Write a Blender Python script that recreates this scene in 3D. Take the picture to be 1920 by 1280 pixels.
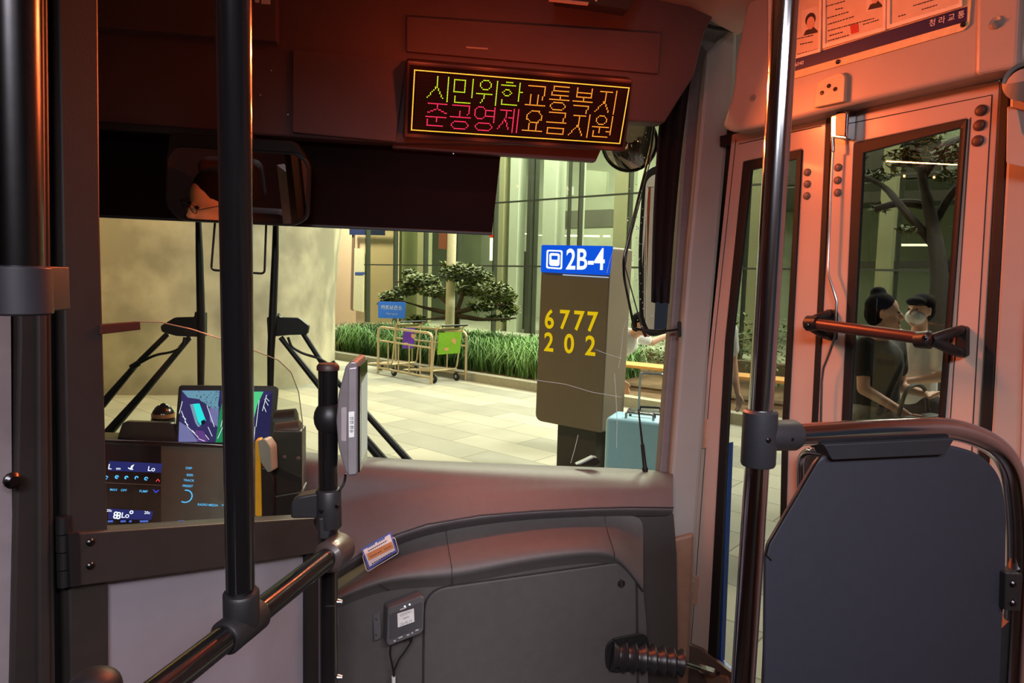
import bpy, bmesh, math, random
from mathutils import Vector, Matrix, Quaternion
random.seed(7)
V = Vector
S = bpy.context.scene
C = S.collection
for o in list(bpy.data.objects):
    bpy.data.objects.remove(o)

# ------------------------------------------------------------------ camera
F = 1280.0                      # focal length in pixels of the 1920x1280 frame
CAM = V((0.0, 0.0, 1.75))       # x right, y towards the front of the bus, z up (0 = pavement)
_dn = V((-360, 13860, F)).normalized()            # vanishing point of the verticals
_vx = -195.0
_vy = (360 * _vx - F * F) / 13860.0
_fw = V((_vx, _vy, F)).normalized()               # vanishing point of the bus axis
_rt = _dn.cross(_fw)                              # bus right, in camera axes (x right, y down, z fwd)
RW = Matrix((_rt, _fw, -_dn))                     # camera axes -> world
cx, cy, cz = RW @ V((1, 0, 0)), RW @ V((0, -1, 0)), RW @ V((0, 0, -1))
cam = bpy.data.cameras.new('camera')
camo = bpy.data.objects.new('camera', cam)
C.objects.link(camo)
camo.matrix_world = Matrix.Translation(CAM) @ Matrix((cx, cy, cz)).transposed().to_4x4()
cam.sensor_width = 36
cam.lens = F / 1920 * 36
cam.clip_start = 0.02
cam.clip_end = 300
S.camera = camo

# ------------------------------------------------------------------ world, exposure
S.view_settings.view_transform = 'Standard'
S.view_settings.look = 'None'
S.view_settings.exposure = 0.0
S.view_settings.gamma = 1.0
S.view_settings.use_curve_mapping = False
S.cycles.use_denoising = True
S.cycles.max_bounces = 10
S.cycles.transparent_max_bounces = 24
S.cycles.caustics_reflective = False
S.cycles.caustics_refractive = False
S.cycles.sample_clamp_indirect = 4.0
wd = bpy.data.worlds.new('night')
S.world = wd
wd.use_nodes = True
wd.node_tree.nodes['Background'].inputs[0].default_value = (0.10, 0.11, 0.16, 1)
wd.node_tree.nodes['Background'].inputs[1].default_value = 0.35


def area(name, loc, target, size, power, col, sy=None, spread=180):
    l = bpy.data.lights.new(name, 'AREA')
    l.energy = power
    l.color = col
    l.size = size
    if sy:
        l.shape = 'RECTANGLE'
        l.size_y = sy
    l.spread = math.radians(spread)
    o = bpy.data.objects.new(name, l)
    C.objects.link(o)
    o.location = loc
    o.rotation_euler = (V(target) - V(loc)).to_track_quat('-Z', 'Y').to_euler()
    return o


# saloon lamps on the bus ceiling behind the camera, plus a fill for the door
area('saloon_fill_light', (-0.30, -0.9, 2.52), (0.05, 1.7, 0.6), 0.8, 6.0, (0.95, 0.93, 1.0), 0.2, 64)
area('saloon_fill_light', (0.70, -0.7, 2.52), (0.35, 1.7, 0.5), 0.8, 5.0, (0.95, 0.93, 1.0), 0.2, 64)
area('saloon_fill_light', (0.0, -0.5, 2.55), (1.2, 1.6, 0.9), 0.7, 5.0, (0.95, 0.93, 1.0), 0.2, 84)  # fill added to whiten the entrance door
# pole lamps over the pavement and canopy lamps
area('street_light', (-6.5, 8.5, 6.5), (-3.2, 12.0, 1.0), 1.0, 620, (1.0, 0.64, 0.27))
area('street_light', (1.0, 9.0, 7.0), (1.5, 10.5, 0.0), 1.6, 310, (1.0, 0.94, 0.80))
area('street_light', (6.5, 5.0, 6.5), (5.5, 6.5, 0.0), 1.6, 760, (1.0, 0.96, 0.86))

# ------------------------------------------------------------------ picture rays
def ray(px, py):
    return RW @ V(((px - 960) / F, (py - 640) / F, 1.0))

def PY(px, py, y):
    d = ray(px, py)
    return CAM + d * ((y - CAM.y) / d.y)

def PZ(px, py, z):
    d = ray(px, py)
    return CAM + d * ((z - CAM.z) / d.z)

def PD(px, py, dist):
    return CAM + ray(px, py) * dist         # dist along the optical axis

class Plane:
    def __init__(s, p, n):
        s.p = V(p)
        s.n = V(n).normalized()
        if s.n.dot(CAM - s.p) < 0:
            s.n = -s.n
    def at(s, px, py, off=0.0):
        d = ray(px, py)
        q = s.p + s.n * off
        return CAM + d * ((q - CAM).dot(s.n) / d.dot(s.n))

def vplane(a, b):
    a, b = V((a[0], a[1], 0)), V((b[0], b[1], 0))
    return Plane(a, (b - a).cross(V((0, 0, 1))))

# ------------------------------------------------------------------ materials
def lin(c):
    r = []
    for v in c:
        v /= 255.0
        r.append(v / 12.92 if v <= 0.04045 else ((v + 0.055) / 1.055) ** 2.4)
    return r

_M = {}
def mat(name, col, rough=0.5, metal=0.0, var=0.08, scale=30.0, bump=0.0, bscale=300.0, coat=0.0, spec=0.5, em=None, est=0.0):
    if name in _M:
        return _M[name]
    m = bpy.data.materials.new(name)
    m.use_nodes = True
    nt = m.node_tree
    b = nt.nodes['Principled BSDF']
    c = lin(col)
    tc = nt.nodes.new('ShaderNodeTexCoord')
    nz = nt.nodes.new('ShaderNodeTexNoise')
    nz.inputs['Scale'].default_value = scale
    nz.inputs['Detail'].default_value = 5
    nt.links.new(tc.outputs['Object'], nz.inputs['Vector'])
    rp = nt.nodes.new('ShaderNodeValToRGB')
    rp.color_ramp.elements[0].position = 0.3
    rp.color_ramp.elements[1].position = 0.7
    rp.color_ramp.elements[0].color = [x * (1 - var) for x in c] + [1]
    rp.color_ramp.elements[1].color = [min(1, x * (1 + var)) for x in c] + [1]
    nt.links.new(nz.outputs['Fac'], rp.inputs['Fac'])
    nt.links.new(rp.outputs['Color'], b.inputs['Base Color'])
    b.inputs['Roughness'].default_value = rough
    b.inputs['Metallic'].default_value = metal
    b.inputs['Specular IOR Level'].default_value = spec
    b.inputs['Coat Weight'].default_value = coat
    b.inputs['Coat Roughness'].default_value = 0.1
    if em:
        b.inputs['Emission Color'].default_value = lin(em) + [1]
        b.inputs['Emission Strength'].default_value = est
    if bump:
        n2 = nt.nodes.new('ShaderNodeTexNoise')
        n2.inputs['Scale'].default_value = bscale
        nt.links.new(tc.outputs['Object'], n2.inputs['Vector'])
        bp = nt.nodes.new('ShaderNodeBump')
        bp.inputs['Strength'].default_value = bump
        bp.inputs['Distance'].default_value = 0.002
        nt.links.new(n2.outputs['Fac'], bp.inputs['Height'])
        nt.links.new(bp.outputs['Normal'], b.inputs['Normal'])
    _M[name] = m
    return m

def emit(name, col, strength):
    if name in _M:
        return _M[name]
    m = bpy.data.materials.new(name)
    m.use_nodes = True
    nt = m.node_tree
    nt.nodes.clear()
    e = nt.nodes.new('ShaderNodeEmission')
    e.inputs[0].default_value = lin(col) + [1]
    e.inputs[1].default_value = strength
    out = nt.nodes.new('ShaderNodeOutputMaterial')
    nt.links.new(e.outputs[0], out.inputs[0])
    _M[name] = m
    return m

def glass(name, tint=(250, 252, 250), refl=1.0, rough=0.0, ior=1.5):
    """thin pane: clear transmission plus a fresnel reflection"""
    if name in _M:
        return _M[name]
    m = bpy.data.materials.new(name)
    m.use_nodes = True
    nt = m.node_tree
    nt.nodes.clear()
    t = nt.nodes.new('ShaderNodeBsdfTransparent')
    t.inputs[0].default_value = lin(tint) + [1]
    g = nt.nodes.new('ShaderNodeBsdfGlossy')
    g.inputs['Roughness'].default_value = rough
    fr = nt.nodes.new('ShaderNodeFresnel')
    fr.inputs['IOR'].default_value = ior
    mu = nt.nodes.new('ShaderNodeMath')
    mu.operation = 'MULTIPLY'
    mu.inputs[1].default_value = refl
    mu.use_clamp = True
    mx = nt.nodes.new('ShaderNodeMixShader')
    out = nt.nodes.new('ShaderNodeOutputMaterial')
    ge = nt.nodes.new('ShaderNodeNewGeometry')       # only the entry face of the pane reflects
    iv = nt.nodes.new('ShaderNodeMath')
    iv.operation = 'SUBTRACT'
    iv.inputs[0].default_value = 1.0
    mu2 = nt.nodes.new('ShaderNodeMath')
    mu2.operation = 'MULTIPLY'
    nt.links.new(ge.outputs['Backfacing'], iv.inputs[1])
    nt.links.new(fr.outputs[0], mu.inputs[0])
    nt.links.new(mu.outputs[0], mu2.inputs[0])
    nt.links.new(iv.outputs[0], mu2.inputs[1])
    nt.links.new(mu2.outputs[0], mx.inputs[0])
    nt.links.new(t.outputs[0], mx.inputs[1])
    nt.links.new(g.outputs[0], mx.inputs[2])
    nt.links.new(mx.outputs[0], out.inputs[0])
    _M[name] = m
    return m

# ------------------------------------------------------------------ objects
ORG = {}
def thing(name, label=None, cat=None, loc=(0, 0, 0), group=None, kind=None):
    o = bpy.data.objects.new(name, None)
    o.empty_display_size = 0.05
    C.objects.link(o)
    o.location = loc
    ORG[o.name] = V(loc)
    tag(o, label, cat, group, kind)
    return o

def tag(o, label=None, cat=None, group=None, kind=None):
    if label: o['label'] = label
    if cat: o['category'] = cat
    if group: o['group'] = group
    if kind: o['kind'] = kind
    return o

def obj(name, bm, m, parent=None, smooth=False, bevel=0.0, label=None, angle=40, seg=2, base=None):
    """links a bmesh given in world coordinates as one object"""
    bmesh.ops.recalc_face_normals(bm, faces=bm.faces)
    if parent is not None:
        org = ORG[parent.name]
    elif base is not None:
        org = V(base)
    else:
        co = [v.co for v in bm.verts]
        org = V(((min(c.x for c in co) + max(c.x for c in co)) / 2, (min(c.y for c in co) + max(c.y for c in co)) / 2, min(c.z for c in co)))
    for v in bm.verts:
        v.co -= org
    me = bpy.data.meshes.new(name)
    if smooth:
        for f in bm.faces:
            f.smooth = True
        for e in bm.edges:
            if len(e.link_faces) == 2 and e.calc_face_angle(0) > math.radians(angle):
                e.smooth = False
    bm.to_mesh(me)
    bm.free()
    for x in (m if isinstance(m, (list, tuple)) else [m]):
        me.materials.append(x)
    o = bpy.data.objects.new(name, me)
    C.objects.link(o)
    if parent is not None:
        o.parent = parent
    else:
        o.location = org
    ORG[o.name] = org
    if bevel:
        md = o.modifiers.new('soft', 'BEVEL')
        md.width = bevel
        md.segments = seg
        md.limit_method = 'ANGLE'
        md.angle_limit = math.radians(35)
    if label:
        o['label'] = label
    return o

def struct(o):
    o['kind'] = 'structure'
    return o

# ------------------------------------------------------------------ mesh pieces
def a_prism(bm, pts, vec, mi=0):
    a = [bm.verts.new(p) for p in pts]
    b = [bm.verts.new(V(p) + V(vec)) for p in pts]
    n = len(a)
    fs = [bm.faces.new(a), bm.faces.new(b[::-1])]
    for i in range(n):
        fs.append(bm.faces.new((a[i], a[(i + 1) % n], b[(i + 1) % n], b[i])))
    for f in fs:
        f.material_index = mi
    return bm

def a_face(bm, pts, mi=0):
    f = bm.faces.new([bm.verts.new(p) for p in pts])
    f.material_index = mi
    return bm

def a_ring(bm, outer, inner, vec):
    n = len(outer)
    oa = [bm.verts.new(p) for p in outer]
    ia = [bm.verts.new(p) for p in inner]
    ob = [bm.verts.new(V(p) + V(vec)) for p in outer]
    ib = [bm.verts.new(V(p) + V(vec)) for p in inner]
    for i in range(n):
        j = (i + 1) % n
        bm.faces.new((oa[i], oa[j], ia[j], ia[i]))
        bm.faces.new((ob[i], ib[i], ib[j], ob[j]))
        bm.faces.new((oa[i], ob[i], ob[j], oa[j]))
        bm.faces.new((ia[i], ia[j], ib[j], ib[i]))
    return bm

def a_box(bm, c, s, rot=None, mi=0):
    c = V(c)
    h = V(s) / 2
    vs = []
    for x in (-1, 1):
        for y in (-1, 1):
            for z in (-1, 1):
                p = V((x * h.x, y * h.y, z * h.z))
                if rot is not None:
                    p = rot @ p
                vs.append(bm.verts.new(c + p))
    for f in ((0, 1, 3, 2), (4, 6, 7, 5), (0, 4, 5, 1), (2, 3, 7, 6), (0, 2, 6, 4), (1, 5, 7, 3)):
        fa = bm.faces.new([vs[i] for i in f])
        fa.material_index = mi
    return bm

def fillet(pts, r, n=6, closed=False):
    """rounds the corners of a polyline; r may be a list"""
    out = []
    N = len(pts)
    for i, p in enumerate(pts):
        p = V(p)
        rr = r[i] if isinstance(r, (list, tuple)) else r
        if (not closed and i in (0, N - 1)) or rr <= 0:
            out.append(p)
            continue
        a = V(pts[i - 1]) - p
        b = V(pts[(i + 1) % N]) - p
        l = min(rr, a.length * 0.49, b.length * 0.49)
        p0, p1 = p + a.normalized() * l, p + b.normalized() * l
        for k in range(n + 1):
            t = k / n
            out.append(p0 * (1 - t) ** 2 + p * 2 * t * (1 - t) + p1 * t * t)
    return out

def rpx(pts, r, n=6):
    return [(p.x, p.y) for p in fillet([V((x, y)) for x, y in pts], r, n, True)]

def a_tube(bm, pts, r, seg=16, closed=False, caps=True, mi=0):
    pts = [V(p) for p in pts]
    n = len(pts)
    rs = r if isinstance(r, (list, tuple)) else [r] * n
    tg = []
    for i in range(n):
        if closed:
            t = pts[(i + 1) % n] - pts[i - 1]
        elif i == 0:
            t = pts[1] - pts[0]
        elif i == n - 1:
            t = pts[-1] - pts[-2]
        else:
            t = (pts[i + 1] - pts[i]).normalized() + (pts[i] - pts[i - 1]).normalized()
        tg.append(t.normalized())
    up = V((0, 0, 1)) if abs(tg[0].z) < 0.9 else V((1, 0, 0))
    u = tg[0].cross(up).normalized()
    rings = []
    for i in range(n):
        if i:
            q = tg[i - 1].rotation_difference(tg[i])
            u = q @ u
        u = (u - tg[i] * u.dot(tg[i])).normalized()
        w = tg[i].cross(u)
        rings.append([bm.verts.new(pts[i] + (u * math.cos(2 * math.pi * k / seg) + w * math.sin(2 * math.pi * k / seg)) * rs[i]) for k in range(seg)])
    for i in range(n if closed else n - 1):
        a, b = rings[i], rings[(i + 1) % n]
        for k in range(seg):
            f = bm.faces.new((a[k], a[(k + 1) % seg], b[(k + 1) % seg], b[k]))
            f.material_index = mi
    if caps and not closed:
        bm.faces.new(rings[0][::-1]).material_index = mi
        bm.faces.new(rings[-1]).material_index = mi
    return bm

def a_turn(bm, p0, p1, prof, seg=20, mi=0):
    """turned shape along p0->p1; prof = (t, radius)"""
    p0, p1 = V(p0), V(p1)
    return a_tube(bm, [p0.lerp(p1, t + 1e-5 * i) for i, (t, r) in enumerate(prof)], [max(r, 1e-4) for t, r in prof], seg, mi=mi)

def a_ball(bm, c, r, rot=None, u=16, v=10, mi=0):
    r = V(r) if hasattr(r, '__len__') else V((r, r, r))
    m = Matrix.Translation(V(c)) @ (rot.to_4x4() if rot is not None else Matrix.Identity(4)) @ Matrix.Diagonal((r.x, r.y, r.z, 1))
    g = bmesh.ops.create_uvsphere(bm, u_segments=u, v_segments=v, radius=1, matrix=m)
    for vv in g['verts']:
        for f in vv.link_faces:
            f.material_index = mi
    return bm

def B():
    return bmesh.new()

def tube(name, pts, r, m, parent=None, seg=16, closed=False, **k):
    return obj(name, a_tube(B(), pts, r, seg, closed), m, parent, smooth=True, **k)

def prism(name, pts, vec, m, parent=None, bevel=0.0, **k):
    return obj(name, a_prism(B(), pts, vec), m, parent, bevel=bevel, **k)

def screw(parent, p, n, r, m, name='screw'):
    n = V(n).normalized()
    return obj(name, a_turn(B(), V(p), V(p) + n * r * 0.7, [(0, r), (0.5, r), (1, r * 0.6)], 12), m, parent, smooth=True)

def text(name, body, origin, right, up, size, m, parent, depth=0.0006, align='CENTER', sx=1.0, bold=0.0):
    """lettering as mesh: origin = middle of the line, right / up = unit axes"""
    cu = bpy.data.curves.new('t', 'FONT')
    cu.body = body
    cu.size = 1.0
    cu.align_x = align
    cu.align_y = 'CENTER'
    cu.offset = bold
    cu.resolution_u = 4
    to = bpy.data.objects.new('t', cu)
    C.objects.link(to)
    dg = bpy.context.evaluated_depsgraph_get()
    me = bpy.data.meshes.new_from_object(to.evaluated_get(dg))
    bpy.data.objects.remove(to)
    bm = bmesh.new()
    bm.from_mesh(me)
    bpy.data.meshes.remove(me)
    r, u = V(right).normalized(), V(up).normalized()
    n = r.cross(u)
    for v in bm.verts:
        v.co = V(origin) + r * (v.co.x * size * sx) + u * (v.co.y * size) + n * depth
    org = ORG[parent.name]
    for v in bm.verts:
        v.co -= org
    me = bpy.data.meshes.new(name)
    bm.to_mesh(me)
    bm.free()
    me.materials.append(m)
    o = bpy.data.objects.new(name, me)
    C.objects.link(o)
    o.parent = parent
    ORG[o.name] = org
    return o

# palette
grey_panel = mat('grey_panel', (172, 160, 152), 0.38, var=0.04, scale=8, bump=0.05, bscale=900)
grey_trim = mat('grey_trim', (158, 148, 142), 0.5, var=0.04, scale=8, bump=0.08, bscale=700)
door_paint = mat('door_paint', (196, 172, 158), 0.28, var=0.03, scale=6, coat=0.2)
charcoal = mat('charcoal_panel', (84, 64, 64), 0.6, var=0.06, scale=14, bump=0.15, bscale=900)
blind_m = mat('blind_fabric', (26, 8, 8), 0.55, var=0.1, scale=10, spec=0.05)
black = mat('black_plastic', (24, 22, 23), 0.45, var=0.1, scale=40, bump=0.06)
black_gloss = mat('black_gloss', (14, 13, 14), 0.16, var=0.1, scale=20, coat=0.3)
black_metal = mat('black_metal', (20, 18, 19), 0.24, var=0.1, scale=20, metal=0.0, coat=0.5)
rubber = mat('rubber', (17, 15, 15), 0.6, var=0.15, scale=50)
dash_m = mat('dash_plastic', (88, 82, 83), 0.5, var=0.06, scale=40, bump=0.15, bscale=1200)
dash_low = mat('dash_lower_plastic', (80, 75, 74), 0.55, var=0.06, scale=40, bump=0.15, bscale=1200)
chrome = mat('chrome', (200, 200, 205), 0.12, metal=1.0, var=0.03, scale=60)
steel = mat('brushed_steel', (170, 170, 172), 0.3, metal=1.0, var=0.06, scale=80)
dark_steel = mat('dark_steel', (70, 68, 70), 0.3, metal=1.0, var=0.06, scale=80)
white_m = mat('white_plastic', (215, 215, 212), 0.5)
paper = mat('paper', (225, 215, 200), 0.7)
ink = mat('ink', (40, 34, 34), 0.7)
blue_m = mat('blue_print', (40, 60, 160), 0.5)

# ================================================================== BUS SHELL
F0, R0 = (0.971, 2.10), (1.288, 1.315)      # front and rear corner of the entrance
DP = Plane((F0[0], F0[1], 1.75), (-math.cos(math.radians(22)), -math.sin(math.radians(22)), -0.036))
DN = DP.n
FZ = 0.25                                   # bus floor
CZ = 2.62                                   # bus ceiling
_plan = [(-1.25, -3.0), (1.45, -3.0), (1.45, 0.93), (1.31, 1.28), (0.985, 2.077), (0.92, 2.2), (-1.25, 2.2)]
struct(prism('floor', [V((x, y, FZ)) for x, y in _plan], (0, 0, -0.1), mat('bus_floor', (70, 70, 76), 0.6, bump=0.2)))
struct(prism('ceiling', [V((x, y, CZ)) for x, y in _plan], (0, 0, 0.05), grey_panel))
struct(prism('wall_left', [V((-1.25, -3, FZ)), V((-1.25, 2.25, FZ)), V((-1.25, 2.25, CZ)), V((-1.25, -3, CZ))], (-0.05, 0, 0), mat('cab_wall', (70, 60, 62), 0.5)))
struct(prism('wall_rear', [V((-1.2, -3, FZ)), V((1.6, -3, FZ)), V((1.6, -3, CZ)), V((-1.2, -3, CZ))], (0, -0.05, 0), mat('rear_wall', (110, 106, 104), 0.6)))
bm = B()
for y0, y1, za, zb in [(-3, 0.93, FZ, 1.05), (-3, 0.93, 2.15, CZ), (-3, -2.9, 1.05, 2.15), (-1.45, -1.33, 1.05, 2.15), (0.2, 0.93, 1.05, 2.15)]:
    a_box(bm, (1.475, (y0 + y1) / 2, (za + zb) / 2), (0.05, y1 - y0, zb - za))
a_prism(bm, [V((1.345, 1.285, FZ)), V((1.475, 0.92, FZ)), V((1.475, 0.92, CZ)), V((1.345, 1.285, CZ))], (0.05, 0.015, 0))
struct(obj('wall_right', bm, grey_trim))
for k, (y0, y1) in enumerate([(-2.9, -1.45), (-1.33, 0.2)]):
    struct(prism('window_%d' % (k + 2), [V((1.48, y0, 1.05)), V((1.48, y1, 1.05)), V((1.48, y1, 2.15)), V((1.48, y0, 2.15))], (0.006, 0, 0), glass('side_glass', (236, 240, 238), 0.5)))
# windscreen
struct(prism('window_1', [V((-1.25, 2.2, 1.0)), V((0.93, 2.2, 1.0)), V((0.93, 2.2, CZ)), V((-1.25, 2.2, CZ))], (0, 0.008, 0), glass('windscreen_glass', (246, 250, 246), 0.12)))
bm = B()
a_box(bm, (-0.16, 2.225, 0.6), (2.2, 0.05, 0.84))
struct(obj('wall_front', bm, black))

# header above the windscreen
hd = struct(thing('wall_front_header', loc=(0, 2.03, 2.2)))
hd.name = 'wall_front.001'
ORG[hd.name] = V((0, 2.03, 2.2))
HY = 2.0
prism('header_panel', [PY(x, y, HY) for x, y in [(20, -230), (1440, -150), (1322, 58), (1302, 140), (1246, 230), (1180, 227), (1172, 272), (745, 268), (20, 226)]], (0, 0.06, 0), charcoal, hd, bevel=0.006)
prism('upper_fascia', [PY(x, y, 1.97) for x, y in [(20, -230), (520, -210), (520, 78), (20, 36)]], (0, 0.04, 0), charcoal, hd, bevel=0.004)
prism('roller_case', [PY(x, y, 1.985) for x, y in [(20, 214), (475, 247), (475, 262), (20, 230)]], (0, 0.03, 0), black, hd, bevel=0.004)
prism('service_hatch', [PY(x, y, 1.988) for x, y in [(549, 92), (762, 112), (742, 266), (547, 248)]], (0, 0.03, 0), charcoal, hd, bevel=0.003)
prism('service_hatch', [PY(x, y, 1.988) for x, y in [(762, 30), (1240, 62), (1235, 138), (1190, 134), (762, 96)]], (0, 0.03, 0), charcoal, hd, bevel=0.003)
prism('vent_slot', [PY(x, y, 1.984) for x, y in [(874, 87), (915, 90), (915, 93), (874, 90)]], (0, 0.01, 0), grey_trim, hd)
prism('valance', [PY(x, y, 2.03) for x, y in [(735, 258), (1130, 274), (1117, 303), (735, 277)]], (0, 0.03, 0), charcoal, hd, bevel=0.003)
for q in ([(478, -6), (486, -6), (486, 5), (478, 4)], [(490, -6), (507, -6), (507, 8), (490, 7)]):
    prism('warning_label', [PY(x, y, 1.9685) for x, y in q], (0, 0.001, 0), white_m, hd)
for x, y in [(508, 132), (540, 215), (488, 178), (850, 288)]:
    screw(hd, PY(x, y, 1.999), (0, -1, 0), 0.0025, steel)

# ceiling cove over the right front corner
bm = B()
l1 = [PY(x, y, 2.02) for x, y in [(1150, -6), (1220, 4), (1285, 18), (1330, 38), (1384, 66)]]
l2 = [V((p.x * 0.86 + 0.05 * i, 1.35 + 0.0 * i, CZ - 0.01)) for i, p in enumerate(l1)]
for i in range(4):
    a_face(bm, [l1[i], l1[i + 1], l2[i + 1], l2[i]])
bmesh.ops.remove_doubles(bm, verts=bm.verts, dist=1e-5)
g = bmesh.ops.extrude_face_region(bm, geom=bm.faces[:])
for v in [x for x in g['geom'] if isinstance(x, bmesh.types.BMVert)]:
    v.co += V((0, 0.02, 0.03))
o = struct(obj('trim_1', bm, grey_panel, smooth=True, angle=60))

# windscreen pillar
def DQX(pts): return [DP.at(x, y, -0.045) for x, y in pts]
pl = struct(thing('trim_2', loc=(0.93, 2.12, FZ)))
prism('outer_strip', [PY(x, y, 2.15) for x, y in [(1296, 60), (1332, 100), (1300, 480), (1262, 890), (1236, 890), (1268, 480)]], (0.0, 0.045, 0), mat('pillar_strip', (118, 106, 106), 0.5), pl, bevel=0.008)
prism('pillar_cover', [PY(x, y, 2.10) for x, y in [(1325, 95), (1384, 40), (1380, 150), (1366, 262), (1334, 620), (1306, 1000), (1290, 1330), (1262, 1330), (1258, 890), (1290, 480)]], (0.012, 0.09, 0), grey_trim, pl, bevel=0.014)
prism('lower_cover', [PY(x, y, 2.085) for x, y in [(1262, 1010), (1302, 1000), (1288, 1335), (1262, 1335)]], (0.012, 0.05, 0), mat('pillar_foot', (150, 110, 90), 0.5), pl, bevel=0.01)
prism("leaf_seal", DQX([(1345, 235), (1384, 245), (1338, 700), (1298, 1320), (1262, 1320), (1306, 700)]), -DN * 0.02, rubber, pl)
prism('corner_filler', [PY(x, y, 2.16) for x, y in [(1296, -90), (1460, -90), (1420, 262), (1366, 300), (1312, 300)]], (0, 0.03, 0), grey_trim, pl)
tube('pillar_cord', [PY(x, y, 2.06) for x, y in [(1283, 36), (1312, 44), (1340, 52), (1376, 58)]], 0.006, black, pl, seg=8)

# ------------------------------------------------------------------ door header with notices
hw = struct(thing('wall_right_header', loc=DP.at(1620, 130)))
hw.name = 'wall_right.001'
ORG[hw.name] = V(hw.location)
def DQ(pts, off): return [DP.at(x, y, off) for x, y in pts]
prism('header_shell', DQ(rpx([(1440, -120), (1396, 20), (1378, 110), (1374, 168), (1352, 240), (1374, 248), (1493, 224), (1586, 199), (1918, 122), (1985, -230)], [0, 30, 20, 20, 10, 6, 0, 0, 0, 0]), 0.075), -DN * 0.09, grey_panel, hw, bevel=0.02, seg=4)
prism('end_boss', DQ([(1832, -150), (1925, -170), (1910, 126), (1826, 142)], 0.085), -DN * 0.03, grey_panel, hw, bevel=0.01, seg=3)
def cap(parent, px, py, r, off, m, name='screw_cap'):
    if name == 'bolt_cap':
        c = DP.at(px, py, off)
        return obj(name, a_turn(B(), c, c + DN * r * 0.6, [(0, r), (0.5, r * 0.97), (0.85, r * 0.75), (1, r * 0.35)], 20), m, parent, smooth=True)
    c = DP.at(px, py, off)
    return obj(name, a_turn(B(), c, c + DN * r * 0.5, [(0, r), (0.6, r * 0.95), (1, r * 0.6), (0.9, r * 0.15), (0.6, 0.001)], 20), m, parent, smooth=True)
cap(hw, 1868, 43, 0.0125, 0.085, grey_trim)
cap(hw, 1412, 183, 0.0095, 0.075, grey_trim)
# door opening reveal behind the leaves (dark rubber)
prism('opening_seal', DQ([(1350, 255), (1900, 140), (1900, 160), (1350, 275)], -0.02), -DN * 0.02, rubber, hw)
rp_ = struct(thing('trim_3', loc=DP.at(1900, 800)))
prism('rear_post', DQ([(1894, 138), (1990, 118), (1960, 1330), (1822, 1330), (1850, 900), (1858, 790)], 0.02), -DN * 0.06, grey_panel, rp_, bevel=0.008)
prism('post_seal', DQ([(1874, 150), (1896, 146), (1860, 800), (1840, 1330), (1814, 1330), (1838, 800)], 0.012), -DN * 0.05, rubber, rp_, bevel=0.004)
prism('window_edge', DQ([(1920, 560), (1990, 520), (1970, 1100), (1905, 1100)], 0.03), -DN * 0.06, mat('edge_pale', (180, 178, 182), 0.5), rp_, bevel=0.006)

# notice board on the header
nb = thing('notice_board', 'cream notice board of framed permits with a navy strip above the door', 'notice board', DP.at(1650, 80, 0.08))
BO = 0.0755
prism('board', DQ(rpx([(1484, -180), (1840, -250), (1817, 46), (1806, 57), (1470, 153)], [0, 0, 4, 4, 0]), BO + 0.004), -DN * 0.004, mat('board_cream', (228, 196, 150), 0.5, var=0.08, scale=60), nb)
prism('name_strip', DQ([(1470, 117), (1813, 12), (1812, 40), (1470, 139)], BO + 0.005), -DN * 0.001, mat('navy', (24, 24, 78), 0.4), nb, label='navy strip with white lettering')
def dvec(px, py, off, dx, dy):
    return (DP.at(px + dx, py + dy, off) - DP.at(px, py, off)).normalized()
def dtext(body, px, py, dx, dy, size, m, parent, off, name='lettering', **k):
    r = dvec(px, py, off, dx, dy)
    u = DN.cross(r)
    return text(name, body, DP.at(px, py, off), r, u, size, m, parent, **k)
paint_w = mat('white_print', (235, 225, 222), 0.5)
dtext('청 라 교 통', 1775, 36, 60, -17, 0.0165, paint_w, nb, BO + 0.0056)
dtext('바 6040', 1494, 121, 40, -12, 0.0135, paint_w, nb, BO + 0.0056)
for px, py in [(1806, 46), (1571, 116)]:
    screw(nb, DP.at(px, py, BO + 0.005), DN, 0.0055, dark_steel)
pap = mat('permit_paper', (214, 186, 158), 0.6, var=0.05, scale=40)
fr_m = mat('permit_frame', (238, 220, 196), 0.4)
def permit(quad, off=BO + 0.006):
    fr = obj('permit_frame', a_ring(B(), DQ(quad, off + 0.004), DQ([(x + (cx_ - x) * 0.09, y + (cy_ - y) * 0.09) for (x, y) in quad for cx_, cy_ in [(sum(q[0] for q in quad) / 4, sum(q[1] for q in quad) / 4)]], off + 0.004), -DN * 0.004), fr_m, nb, bevel=0.001)
    prism('permit_sheet', DQ(quad, off + 0.001), -DN * 0.001, pap, fr)
    return fr
p1 = permit([(1440, -20), (1541, -50), (1538, 97), (1440, 124)])
p2 = permit([(1543, -90), (1662, -125), (1660, 57), (1542, 91)])
p3 = permit([(1664, -120), (1806, -165), (1804, 12), (1662, 55)])
def lines(parent, rows, off=BO + 0.0075, th=2.0):
    bm = B()
    rr = random.Random(3)
    for x0, y0, x1, y1 in rows:
        x = x0
        while x < x1 - 2:
            w = min(rr.uniform(2.0, 5.0), x1 - x)
            t0, t1 = (x - x0) / (x1 - x0), (x + w - x0) / (x1 - x0)
            ya, yb = y0 + (y1 - y0) * t0, y0 + (y1 - y0) * t1
            a_face(bm, DQ([(x, ya), (x + w, yb), (x + w, yb + th), (x, ya + th)], off))
            x += w + rr.uniform(0.6, 1.6)
    return obj('printed_lines', bm, ink, parent)
lines(p1, [(1494, 72, 1524, 65), (1500, 82, 1525, 77), (1495, 101, 1534, 91)])
lines(p2, [(1549, 11, 1585, 1), (1566, 17, 1580, 14), (1551, 33, 1592, 21), (1552, 45, 1604, 29), (1552, 57, 1640, 33), (1555, 66, 1580, 59), (1552, 76, 1594, 64), (1618, 45, 1648, 36)])
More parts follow.
